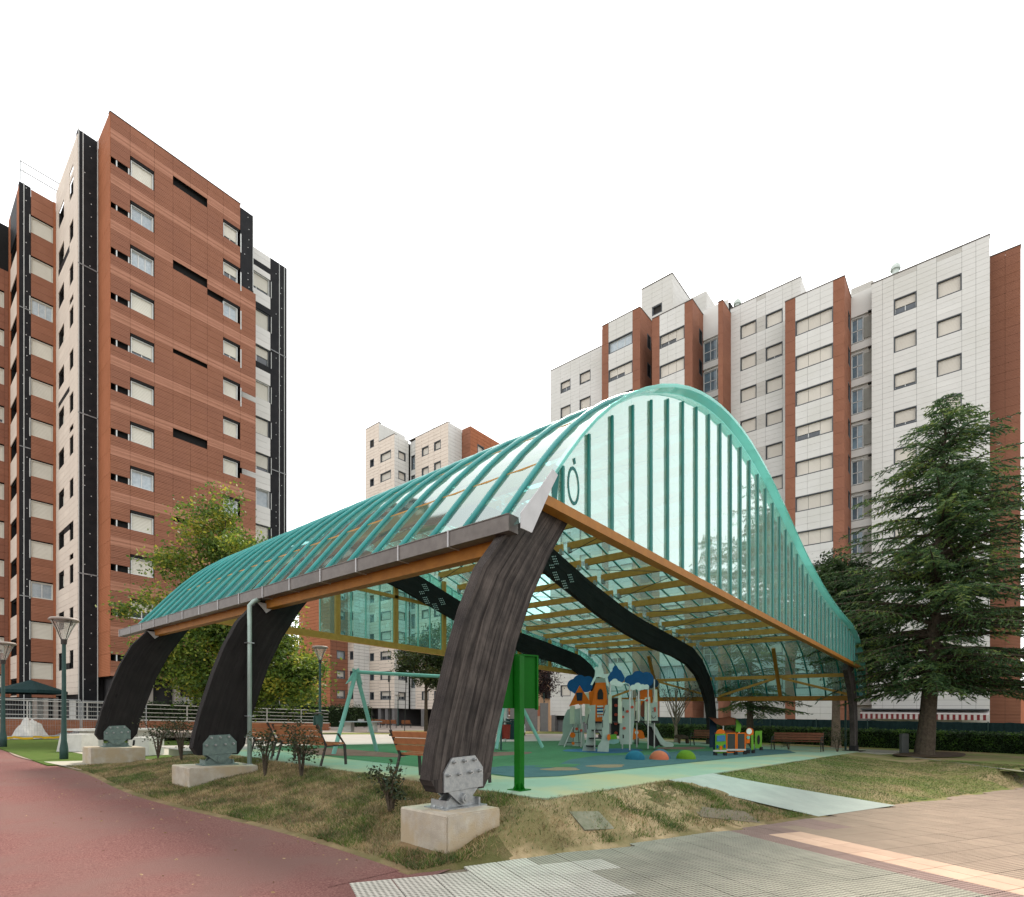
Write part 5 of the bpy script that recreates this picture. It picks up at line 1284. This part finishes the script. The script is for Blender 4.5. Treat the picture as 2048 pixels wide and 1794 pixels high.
p = stc(1010, 27); o = thing('lamp_pole', 'plain grey pole behind the red litter bin', 'pole', p[0], p[1], .45); m = MB(); m.tube([(0,0,0),(0,0,2.7)], .06, 8); part('shaft', m, P_STEEL, o); m = MB(); m.box(-.04,.04,-.09,-.06,1.2,1.7); part('plate', m, SASHW, o)
# parked car glimpsed behind the near leg
p = stc(993, 40); o = thing('parked_car', 'silver car glimpsed parked behind the red litter bin', 'car', p[0], p[1], .4, YAW)
m = MB(); m.prism([(-2.0,.25),(-2.05,.75),(-1.3,.9),(-.7,1.38),(.7,1.42),(1.4,.95),(2.05,.85),(2.1,.3),(1.7,.22),(-1.6,.22)], -.8, .8); part('body', m, CARW, o)
m = MB(); m.prism([(-1.15,.92),(-.68,1.33),(.66,1.36),(1.2,.97)], -.81, .81); part('window', m, PANE, o)
for x in (-1.3, 1.3):
    m = MB(); m.lathe([(0,-.84),(.32,-.84),(.32,.84),(0,.84)], 16); m.v = [(x+a, c, .3+b) for a, b, c in m.v]; part('wheel', m, P_DARK, o)
m = MB(); m.box(1.9,2.08,-.85,-.5,.6,.72); part('headlight', m, SASHW, o)

# ------------------------------------------------------------------ PLAY CASTLE (drawn in its own elevation, each board at its own depth)
CX0, CD0 = 3.25, 21.5
p = cam2st(CX0, CD0)
CS = thing('play_castle', 'large climbing castle with orange tower, blue cloud boards and slide', 'playground castle', p[0], p[1], .5, YAW)
def E_(zx, zy, d):                   # elevation drawing units -> castle frame
    px = 1090+zx*.13685; py = 1310+zy*.13685
    return ((px-1024)/1098*d - CX0, d-CD0, EYE-.5 + (1441+KS*(px-1024)-py)*d/1098 + (KS*(px-1024)/1098*d*0))
def ep(poly, d): return [(E_(x, y, d)[0], E_(x, y, d)[2]) for x, y in poly]
def board(name, poly, d, m, th=.035, parent=None):
    b = MB(); b.prism(ep(poly, d), d-CD0, d-CD0+th); return part(name, b, m, parent or CS)
def disc(cx, cy, rx, ry, n=14, a0=0, a1=6.2832): return [(cx+rx*math.cos(a0+(a1-a0)*k/n), cy+ry*math.sin(a0+(a1-a0)*k/n)) for k in range(n+(0 if a1-a0 > 6 else 1))]
def cloud(name, blobs, d, m, th=.03):
    """cloud board: outline of a union of discs"""
    cx = sum(b[0] for b in blobs)/len(blobs); cy = sum(b[1] for b in blobs)/len(blobs); out = []
    for k in range(72):
        a = 2*math.pi*k/72; ux, uy = math.cos(a), math.sin(a); best = 5
        for (x, y, r_) in blobs:
            dx, dy = x-cx, y-cy; b_ = dx*ux+dy*uy; disc_ = b_*b_-(dx*dx+dy*dy-r_*r_)
            if disc_ > 0: best = max(best, b_+math.sqrt(disc_))
        out.append((cx+ux*best, cy+uy*best))
    return board(name, out, d, m, th)
def pole(pts, d, r_=.022, m=P_STEEL):
    b = MB(); b.tube([E_(x, y, dd) for (x, y, *q) in pts for dd in [q[0] if q else d]], r_, 8); return part('pole', b, m, CS)
# left tower
board('side_board', [(185,1320),(225,1240),(262,1150),(255,1080),(262,980),(290,870),(330,790),(372,780),(372,1005),(405,1005),(405,1340),(200,1335)], 24.6, P_GREY)
board('wall_board', [(365,742),(440,742),(440,1000),(365,1000)], 23.6, P_CREAM); board('wall_board', [(585,560),(660,540),(655,1000),(585,1000)], 23.6, P_CREAM)
board('balcony_box', [(440,785),(540,770),(548,985),(440,985)], 23.4, P_GREY, .5); board('balcony_box', [(545,890),(590,895),(590,980),(545,980)], 23.3, P_GREY, .3)
rf = board('roof_board', [(350,745),(505,440),(682,718),(560,712),(520,740),(490,712)], 23.2, P_ORANGE)
board('roof_window', [(455,545),(552,545),(540,665),(470,665)], 23.17, P_NAVY, .03, rf)
board('climbing_cone', [(420,1000),(490,975),(560,1010),(590,1340),(400,1340)], 24.2, P_GREY, .1)
cloud('cloud_board', [(420,440,95),(505,385,98),(625,390,82),(480,460,110),(600,450,95)], 24.3, P_BLUE)
for pts in ([(410,1050),(280,1340)], [(545,985),(525,1345)], [(525,720),(525,1000)]): pole(pts, 23.2, .028)
nt = MB()
for a, b in (((300,1270),(535,1280)),((370,1130),(560,1120)),((420,1050),(410,1300)),((480,1010),(500,1340))): nt.tube([E_(*a,23.2), E_(*b,23.2)], .014, 5)
part('rope_net', nt, IRON, CS)
for (x, y, r_) in ((405,1165,40),(465,1075,22),(412,1285,22),(530,1100,20)): board('climbing_grip', disc(x,y,r_,r_), 23.1, P_ORANGE if x < 420 else P_RED, .08)
# orange tower
tw = board('tower_board', [(740,405),(885,405),(905,560),(905,730),(835,985),(740,985),(738,740),(692,735)], 21.6, P_ORANGE)
board('tower_side', [(640,540),(700,520),(740,420),(740,980),(700,740),(655,740)], 22.4, P_ORANGE)
board('arch_window', [(768,650),(768,560),(785,510),(812,492),(838,515),(850,560),(850,650)], 21.57, P_DARK, .04, tw)
ab = MB()
for j in range(3):
    for i in range(5): ab.cbox(E_(770+i*18, 752+j*50, 21.53), .035, .05, .06)
part('abacus_beads', ab, P_WHITE, tw)
board('abacus_frame', [(760,775),(850,775),(850,845),(760,845)], 21.57, P_BLUE, .03, tw)
ic = MB()
for i in range(3): ic.cbox(E_(775+i*30, 895, 21.55), .04, .03, .08)
part('icicle_marks', ic, P_WHITE, tw)
board('tower_collar', [(735,335),(900,335),(890,410),(745,405)], 21.7, P_GREY, .2)
board('roof_board', [(725,330),(735,230),(722,185),(760,165),(775,185),(805,108),(845,210),(862,285),(950,275),(915,330),(860,340),(790,320)], 21.4, P_WHITE)
board('roof_board', [(665,430),(735,290),(745,340),(690,442)], 21.4, P_WHITE); board('roof_board', [(880,340),(915,330),(945,490),(905,450)], 21.45, P_WHITE)
# front stair
for q, poly in enumerate(([(600,735),(738,728),(732,1000),(740,1080),(738,1415),(540,1415),(560,1330),(600,1270),(612,1180),(612,1020),(640,900),(668,790)], [(880,735),(940,728),(930,900),(942,1040),(942,1260),(928,1418),(765,1424),(775,1330),(820,1260),(838,1170),(830,1020),(845,900)])):
    sb = board('stair_cheek', poly, 20.4+q*.0-.35*(q == 1), P_GREY, .04)
    b = MB()
    for (x0, y0), (x1, y1) in ((((640,860),(612,1010)) if q == 0 else ((880,800),(845,900))), (((622,1000),(620,1080)) if q == 0 else ((840,950),(842,1060)))): b.tube([E_(x0,y0,20.35-.35*(q == 1)), E_(x1,y1,20.35-.35*(q == 1))], .014, 5)
    part('handle', b, IRON, sb)
for y, x0, x1 in ((1095,680,830),(1210,640,825),(1322,600,800)):
    a, b_ = E_(x0,y,20.4), E_(x1,y,20.4); b = MB(); b.box(a[0],b_[0],a[1]-.3,a[1]+.1,a[2]-.02,a[2]+.02); part('stair_tread', b, P_DARK, CS)
a, b_ = E_(705,980,20.6), E_(860,980,20.6); b = MB(); b.box(a[0],b_[0],-.9,.1,a[2]-.03,a[2]+.03); part('platform', b, P_DARK, CS)
pole([(725,1090),(725,1400)], 20.1, .02)
board('tunnel_side', [(740,1000),(830,1000),(830,1190),(780,1110),(740,1060)], 21.3, P_GREY)
# bridge posts and climbing wall
for poly in ([(928,580),(975,585),(978,1005),(918,1000)], [(1072,600),(1118,600),(1130,1005),(1068,1005)]): board('bridge_post', poly, 21.0, P_CREAM, .06)
wl = board('climbing_wall', [(965,650),(1080,650),(1085,1190),(968,1190)], 21.8, P_DARK, .05)
for y in (745,880,1010,1150): board('climbing_hold', disc(1038,y,24,22), 21.75, P_RED, .06, wl)
wl = board('climbing_panel', [(1130,655),(1290,665),(1310,760),(1302,1010),(1285,1180),(1275,1320),(1105,1315),(1085,1200),(1098,1000),(1122,880)], 21.3, P_GREY)
for x, y in ((1205,835),(1160,1080),(1275,775),(1140,915)): board('climbing_hold', disc(x,y,22,20), 21.25, P_RED, .06, wl)
for x, y in ((1146,800),(1145,1200)): board('panel_slot', [(x-8,y-30),(x+8,y-20),(x+8,y+30),(x-8,y+25)], 21.27, P_DARK, .02, wl)
for y in (640,985): pole([(975,y),(1072,y+8)], 21.0, .02, IRON)
board('orange_disc', disc(932,1205,25,46), 19.95, P_ORANGE, .03)
board('green_platform', [(940,1180),(1040,1165),(1058,1240),(940,1240)], 21.2, P_GREEN, .3); board('seat_bowl', [(938,1250),(1085,1240),(1080,1290),(1010,1310),(940,1300)], 20.8, mat('turquoise_bowl', (.20,.36,.33), .5), .5)
# flame, clouds
board('tree_board', [(915,330),(925,290),(985,240),(990,200),(1018,160),(1050,170),(1070,215),(1110,235),(1135,280),(1168,345),(1150,395),(1090,430),(1000,430),(935,400)], 21.9, P_BLUE)
cloud('cloud_board', [(985,410,34),(1020,395,45),(1070,425,40),(1102,435,34),(1040,425,35)], 19.7, P_WHITE, .04)
pole([(1030,428),(1180,425),(1222,440),(1240,480),(1238,1400)], 19.75, .026)
cloud('cloud_board', [(1245,390,82),(1360,345,95),(1480,380,110),(1400,420,110),(1300,420,90)], 23.2, P_BLUE); cloud('cloud_board', [(1600,440,62),(1550,450,60)], 23.9, P_NAVY)
cloud('cloud_board', [(1290,490,42),(1355,470,50),(1425,485,42),(1485,485,36),(1380,495,42)], 21.2, P_WHITE, .04)
# right tower
board('arch_board', [(1388,560),(1420,530),(1565,530),(1575,760),(1520,760),(1510,700),(1440,690),(1405,760)], 23.6, P_ORANGE)
board('wall_board', [(1325,700),(1395,690),(1392,990),(1308,990)], 22.2, P_CREAM); board('wall_board', [(1460,645),(1535,632),(1552,1020),(1455,1015)], 22.0, P_CREAM); board('wall_board', [(1600,530),(1640,530),(1650,1000),(1575,740)], 23.4, P_CREAM)
fc = board('face_board', [(1540,725),(1640,712),(1652,1005),(1545,1000)], 22.1, P_GREY)
sm = MB()
for x, y in ((1562,915),(1568,935),(1585,945),(1605,940),(1618,920),(1575,850),(1580,800)): sm.cbox(E_(x,y,22.08), .025, .02, .035)
part('face_mark', sm, P_DARK, fc); board('red_mark', disc(1608,820,14,40), 22.07, P_RED, .02, fc)
board('slot_board', [(1322,830),(1336,830),(1336,960),(1322,960)], 22.17, P_DARK, .02)
for x, d, y0, y1 in ((1340,22.6,620,1365),(1505,22.0,500,1390),(1597,22.4,380,1385),(1270,23.0,520,1000),(1130,22.6,980,1390),(1370,22.4,500,700),(950,21.4,430,980),(1365,21.6,540,1000)): pole([(x,y0),(x,y1)], d, .028)
pole([(1320,680),(1490,680)], 21.7, .022); board('climbing_hold', disc(1490,682,22,20), 21.65, P_RED, .05)
a, b_ = E_(1300,990,22.2), E_(1650,1000,22.2); b = MB(); b.box(a[0],b_[0],a[1]-.2,a[1]+1.4,a[2]-.04,a[2]+.04); part('platform', b, P_DARK, CS)
# slide: two cheeks and a dark bed
cheek = [(1395,900),(1440,960),(1500,1020),(1575,1020),(1640,1100),(1700,1220),(1760,1290),(1860,1310),(1885,1345),(1870,1370),(1760,1372),(1690,1330),(1620,1200),(1560,1075),(1480,1040),(1400,960)]
board('slide_cheek', cheek, 22.6, P_GREY, .05); board('slide_cheek', [(x-70,y-8) for x, y in cheek], 23.5, P_GREY, .05)
b = MB(); bed = [(1430,985),(1560,1080),(1630,1220),(1700,1330),(1780,1360),(1850,1358)]
vs = []
for x, y in bed: vs += [E_(x,y+8,22.65), E_(x-66,y,23.5)]
b.add(vs, [(2*i,2*i+1,2*i+3,2*i+2) for i in range(len(bed)-1)]); part('slide_bed', b, P_STEEL, CS)
b = MB(); und = [E_(1400,960,22.62),E_(1560,1075,22.62),E_(1690,1335,22.62),E_(1620,1372,22.62),E_(1520,1340,22.62),E_(1500,1100,22.62)]
b.prism([(q[0],q[2]) for q in und], 22.62-CD0+.06, 22.62-CD0+.09); part('slide_underside', b, P_DARK, CS)
# spring car
p = stc(1273, 28); o = thing('spring_car', 'orange rocking car on a spring behind the castle slide', 'spring rider', p[0], p[1], .5, YAW)
K = .13685*28/1098; ec = lambda x, y: ((x-1385)*K, (1310-y)*K)
for dy in (-.25, .22):
    b = MB(); b.prism([ec(x,y) for x, y in [(1285,1240),(1290,1110),(1310,1070),(1345,1075),(1360,1095),(1440,1100),(1470,1130),(1490,1215),(1420,1225),(1395,1190),(1370,1225)]], dy, dy+.03); part('car_side', b, P_ORANGE, o)
b = MB(); b.box(-.3,.25,-.22,.22,.36,.42); part('seat', b, P_GREY, o)
b = MB(); b.tube([(.11*math.cos(k*.9),.11*math.sin(k*.9),.02+.3*k/34) for k in range(35)], .02, 6); part('spring', b, IRON, o)
b = MB(); b.lathe([(0,-.27),(.09,-.27),(.09,.27),(0,.27)], 14); b.v = [(x-.05,z_,y_+.62) for x, y_, z_ in b.v]; part('headlamp_disc', b, P_WHITE, o)
# bear rider: one continuous rounded body
p = stc(1366, 31); o = thing('bear_figure', 'dark brown bear shaped play figure on the grass beyond the slide', 'play figure', p[0], p[1], .48, YAW)
me = bpy.data.meshes.new('body'); bv = [(0,0,.62),(-.35,0,.66),(-.62,0,.70),(-.80,0,.62),(.35,0,.64),(.52,0,.60),(-.36,-.14,.34),(-.36,-.15,.04),(-.30,.14,.34),(-.30,.15,.04),(.42,-.14,.34),(.42,-.15,.04),(.36,.14,.34),(.36,.15,.04),(-.62,-.13,.84),(-.62,.13,.84)]
be = [(0,1),(1,2),(2,3),(0,4),(4,5),(1,6),(6,7),(1,8),(8,9),(4,10),(10,11),(4,12),(12,13),(2,14),(2,15)]
me.from_pydata(bv, be, []); bo_ = link('body', me, o); me.materials.append(mat('bear_brown', (.075,.05,.035), .9, (.05,.033,.024), 8.))
md = bo_.modifiers.new('skin', 'SKIN')
for v, rr_ in zip(me.skin_vertices[0].data, (.22,.23,.17,.09,.22,.15,.10,.09,.10,.09,.11,.09,.11,.09,.045,.045)): v.radius = (rr_, rr_)
me.skin_vertices[0].data[0].use_root = True
bo_.modifiers.new('sub', 'SUBSURF').levels = 1; bo_.scale = (.62, .62, .62)
# play train and hut
TX0, TD0 = (1470-1024)/1098*21, 21
p = cam2st(TX0, TD0); TRN = thing('play_train', 'green and orange play train of boards with mesh panels and small wheels', 'play train', p[0], p[1], .5, YAW)
def T_(zx, zy, d):                   # second elevation drawing
    px = 1400+zx*.17595; py = 1380+zy*.17595
    return ((px-1024)/1098*d - TX0, d-TD0, EYE-.5 + (1441+KS*(px-1024)-py)*d/1098)
def tb(name, poly, d, m, th=.03, parent=None):
    b = MB(); b.prism([(T_(x,y,d)[0], T_(x,y,d)[2]) for x, y in poly], d-TD0, d-TD0+th); return part(name, b, m, parent or TRN)
fb = tb('front_board', [(178,490),(292,490),(298,715),(175,712)], 19.7, P_GREEN)
tb('front_roof', [(182,488)]+disc(235,488,53,52,10,math.pi,2*math.pi)+[(290,488)], 19.7, P_ORANGE)
tb('windscreen', [(195,510),(285,505),(288,572),(192,575)], 19.67, mat('play_blue_pane', (.05,.16,.32), .2), .03, fb)
tb('headlight', disc(200,635,12,22), 19.66, P_BLUE, .03, fb); tb('headlight', disc(282,632,12,22), 19.66, P_BLUE, .03, fb); tb('nose', disc(240,650,14,26), 19.66, P_ORANGE, .04, fb)
tb('side_board', [(152,500),(178,490),(175,740),(152,745)], 19.9, P_NAVY)
def frame(name, x0, y0, x1, y1, d, m, k=12, slope=0):
    f_ = tb(name, [(x0,y0),(x1,y0+slope),(x1,y0+slope+k),(x0,y0+k)], d, m); fr_ = MB()
    for poly in ([(x0,y1-k),(x1,y1-k+slope*0),(x1,y1),(x0,y1)], [(x0,y0),(x0+k,y0),(x0+k,y1),(x0,y1)], [(x1-k,y0),(x1,y0),(x1,y1),(x1-k,y1)]):
        q = MB(); q.prism([(T_(x,y,d)[0], T_(x,y,d)[2]) for x, y in poly], d-TD0, d-TD0+.035); fr_.add(q.v, q.f)
    part('frame_rails', fr_, m, f_); tb('mesh_panel', [(x0+k,y0+k),(x1-k,y0+k),(x1-k,y1-k),(x0+k,y1-k)], d+.01, P_MESH, .01, f_)
frame('mesh_wagon', 300,482,412,712,20.3,P_ORANGE); frame('mesh_wagon', 416,486,520,704,20.8,P_ORANGE)
tb('clock_board', [(524,470)]+disc(566,478,42,42,12,math.pi,2*math.pi)+[(610,490),(606,515),(570,520),(565,610),(526,612)], 21.4, P_ORANGE)
tb('clock_face', disc(560,475,30,34), 21.36, P_WHITE, .02); tb('clock_face', disc(550,545,18,20), 21.36, mat('mint_disc', (.15,.42,.35), .5), .02)
tb('rear_board', [(580,520),(606,500),(612,690),(585,690)], 21.6, P_GREEN)
eb_ = tb('end_board', [(625,480),(705,478),(702,675),(628,678)], 23.6, P_GREEN); tb('porthole', disc(668,580,16,55), 23.57, P_DARK, .02, eb_)
for x, y, d in ((175,735,19.6),(285,732,19.6),(405,718,20.3),(512,712,20.8),(550,715,21.4),(605,705,21.6),(695,680,23.6)):
    c = T_(x,y,d); b = MB(); b.cbox((c[0],c[1],max(.07,c[2])), .10, .12, .14); part('foot', b, P_DARK, TRN)
for d, x0, x1, y in ((19.6,150,300,716),(20.3,300,520,712)):
    a, b_ = T_(x0,y,d), T_(x1,y,d); b = MB(); b.bar((a[0],a[1],.2),(b_[0],b_[1],.2),.04,.06); part('chassis_rail', b, P_STEEL, TRN)
p = cam2st((1450-1024)/1098*25.3, 25.3); HUT = thing('play_hut', 'play hut with wavy brown roof and green side behind the play train', 'play hut', p[0], p[1], .5, YAW)
hx = lambda zx, d: (1400+zx*.17595-1024)/1098*d - (1450-1024)/1098*25.3
def hb(name, poly, d, m, th=.04):
    b = MB(); b.prism([(hx(x,d), T_(x,y,d)[2]) for x, y in poly], d-25.3, d-25.3+th); return part(name, b, m, HUT)
b = MB(); rfp = [(98,302),(140,312),(190,318),(240,318),(290,308),(330,300),(375,305),(410,325),(440,350),(485,398)]
vs = []
for x, y in rfp: vs += [(hx(x,24.9), -.45, T_(x,y,24.9)[2]), (hx(x+8,26.0), .8, T_(x+8,y,25.6)[2])]
b.add(vs, [(2*i,2*i+1,2*i+3,2*i+2) for i in range(len(rfp)-1)]); part('roof_sheet', b, P_BROWN, HUT)
hb('roof_skirt', [(98,302),(190,318),(290,308),(330,300),(410,325),(400,398),(300,400),(250,405),(185,380),(130,330)], 24.95, P_BROWN)
hb('side_board', [(405,330),(440,355),(470,400),(462,480),(405,478),(415,400)], 25.0, P_GREEN); hb('wall_board', [(112,320),(185,350),(190,480),(165,480),(160,648),(110,650)], 25.6, P_NAVY)
hb('counter', [(190,462),(405,468),(400,484),(190,480)], 25.2, P_BROWN); hb('leg', [(260,318),(272,318),(270,640),(262,640)], 25.5, P_STEEL); hb('leg', [(440,470),(452,470),(450,650),(440,650)], 25.4, P_STEEL)

# ------------------------------------------------------------------ LEFT BACKGROUND: building site and garden wall
p0, p1 = (-6.5, 32.6), (26, 32.6)
GW = thing('garden_wall', 'low orange brick garden wall with pale metal railing in front of the tower', 'garden wall', 6, 32.6, .1)
b = MB()
nb_ = 0
for row in range(10):
    for k in range(75):
        x0 = -12.5+k*.33+(row % 2)*.165
        b.box(x0+.006, x0+.324, -.06, .08, row*.088+.005, row*.088+.083)
o_ = part('brick', b, BRICKW, GW, shear=True); o_['kind'] = 'stuff'
b = MB(); b.box(-12.5,12.3,-.045,.2,-.2,.885); part('mortar_wall', b, mat('mortar', (.33,.27,.22), .95), GW, shear=True)
b = MB(); b.box(-12.5,12.3,-.1,.25,.886,.95); part('coping', b, CONCP, GW, shear=True)
for z in (1.12, 1.36, 1.60, 1.84):
    b = MB(); b.tube([(-12.5,.08,z),(12.3,.08,z)], .03 if z > 1.7 else .02, 6); part('rail', b, mat('pale_rail', (.45,.44,.41), .5), GW, shear=True)
for k in range(10):
    b = MB(); b.box(-12.4+k*2.5,-12.34+k*2.5,.05,.11,.95,1.86); part('rail_post', b, MATS['pale_rail'], GW, shear=True)
p = stc(345, 40)
HG = thing('garden_hedge', 'dark clipped hedge behind the garden wall railing under the tower', 'hedge', 9, 34.2, .9)
r = random.Random(33); fo = MB()
for _ in range(7000):
    leafquad(fo, Vector((r.uniform(-3,14), r.gauss(0,.35), r.uniform(.0,1.3)+.1*r.gauss(0,1))), r.uniform(.1,.2), r)
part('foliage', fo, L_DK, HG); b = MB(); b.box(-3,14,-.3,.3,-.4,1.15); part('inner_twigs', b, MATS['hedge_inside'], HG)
TF = 30.6
for k in range(4):
    x0 = -5.9+k*2.95
    o = thing('site_fence', ['temporary wire fence panel at the far left edge','temporary wire fence panel in front of the plastic heap','temporary wire fence panel behind the funnel headed lamp','temporary wire fence panel nearest the rear black leg'][k], 'fence panel', x0, TF-.05*k, .03, R(1.5*k-2), 'temporary wire fence panels round the building works')
    b = MB()
    for a, c in (((0,0,.12),(0,0,1.95)),((2.9,0,.12),(2.9,0,1.95)),((0,0,1.95),(2.9,0,1.95)),((0,0,.14),(2.9,0,.14))): b.tube([a, c], .024, 6)
    part('frame', b, STEEL, o)
    b = MB()
    for i in range(1, 29): b.tube([(i*.1,0,.14),(i*.1,0,1.95)], .004, 3, cap=False)
    for i in range(1, 7): b.tube([(0,0,.14+i*.26),(2.9,0,.14+i*.26)], .004, 3, cap=False)
    part('mesh_wires', b, STEEL, o, kind='stuff')
    b = MB(); b.box(-.1,.15,-.3,.3,0,.13); part('foot_block', b, CONCP, o)
b = MB(); r = random.Random(4)
vs = [(i*.35-5.5, .0+r.gauss(0,.05), .05) for i in range(34)]
for a, c in zip(vs, vs[1:]): b.bar((a[0],a[1],.06+r.random()*.1), (c[0],c[1],.06+r.random()*.1), .03, .10)
o = link('warning_tape', b.mesh('warning_tape', TAPE), None, (.5, 29.9, SL(.5,29.9)+.03)); tag(o, 'crumpled yellow warning tape lying along the temporary fence foot', 'tape')
def heap(label, s, t, z, w, h, m, seed):
    r = random.Random(seed); b = MB(); n = 12; vs = []
    for i in range(n+1):
        for j in range(7):
            f = math.sin(math.pi*i/n)**.7*math.sin(math.pi*j/6)**.6; vs.append(((i/n-.5)*w, (j/6-.5)*w*.5, h*f*(.8+.45*noise.noise(Vector((i*.6+seed, j*.7, 0))))))
    b.add(vs, [(7*i+j,7*i+j+7,7*i+j+8,7*i+j+1) for i in range(n) for j in range(6)])
    o = link('rubble_heap', b.mesh('rubble_heap', m, False, False), None, (s, t, z+SL(s, t)), r.random()); tag(o, label, 'site heap')
heap('heap of clear plastic sheeting behind the temporary fence at far left', -1.7, 31.4, .03, 3.2, 1.6, PLASTIC, 1)
heap('pale sandy heap covered with sheeting behind the wire fence', 1.1, 31.6, .03, 1.9, 1.2, CONCP, 2)
heap('low heap of dark debris and bags behind the wire fence', 3.0, 31.3, .03, 2.6, .5, mat('debris', (.16,.155,.15), .9, (.08,.08,.085), 6.), 3)
heap('dark green covered bush like bundle behind the lamp post', 4.4, 31.9, .03, 1.7, 1.7, SCREEN, 5)
p = stc(62, 33); o = thing('garden_parasol', 'closed in dark green garden parasol behind the building site fence', 'parasol', p[0], p[1], .3, 0)
b = MB(); b.lathe([(0,2.95),(.9,2.62),(1.75,2.30),(1.75,2.12),(1.65,2.15)], 8); part('canopy', b, SCREEN, o); b = MB(); b.tube([(0,0,0),(0,0,2.9)], .03, 8); part('pole', b, POSTG, o)
# ping-pong tables
def pong(label, s, t, z, rz, blue=False):
    o = thing('ping_pong_table', label, 'ping-pong table', s, t, z, rz, 'outdoor ping-pong tables'); TOPM = CONCP if not blue else mat('pale_blue_top', (.38,.45,.48), .6)
    b = MB(); b.box(-1.37,1.37,-.76,.76,.70,.78); part('table_top', b, TOPM, o)
    b = MB(); b.box(-.02,.02,-.80,.80,.781,.93); part('net', b, STEEL, o)
    for x in (-.85, .85):
        b = MB(); b.prism([(-.38,0),(.38,0),(.26,.70),(-.26,.70)], -.06, .06); b.v = [(y*4+x, xx*1.4, zz) for xx, y, zz in b.v]; part('support', b, CONCP, o)
p = stc(232, 22); pong('pale concrete ping-pong table on the lawn behind the rear black leg', p[0], p[1], .05, R(8))
p = stc(722, 40); pong('pale ping-pong table behind the mint swing leg', p[0], p[1], .45, YAW, True)
def cblock(label, px, d, w, h):
    p = stc(px, d); o = thing('concrete_seat', label, 'concrete seat', p[0], p[1], .04, YAW, 'sloped concrete blocks by the left lawn')
    b = MB(); b.prism([(-w*.56,0),(w*.5,0),(w*.5,h),(-w*.40,h)], -.4, .4); part('block', b, CONCP, o)
    b = MB(); b.prism([(-w*.30,h*.15),(-w*.20,h*.15),(-w*.14,h*.85),(-w*.22,h*.85)], -.41, -.395); part('slot', b, DARKV, o)
cblock('sloped concrete block left of the rear black leg foot', 157, 20, .85, .62); cblock('sloped concrete block right of the rear black leg foot', 292, 19, .75, .62)
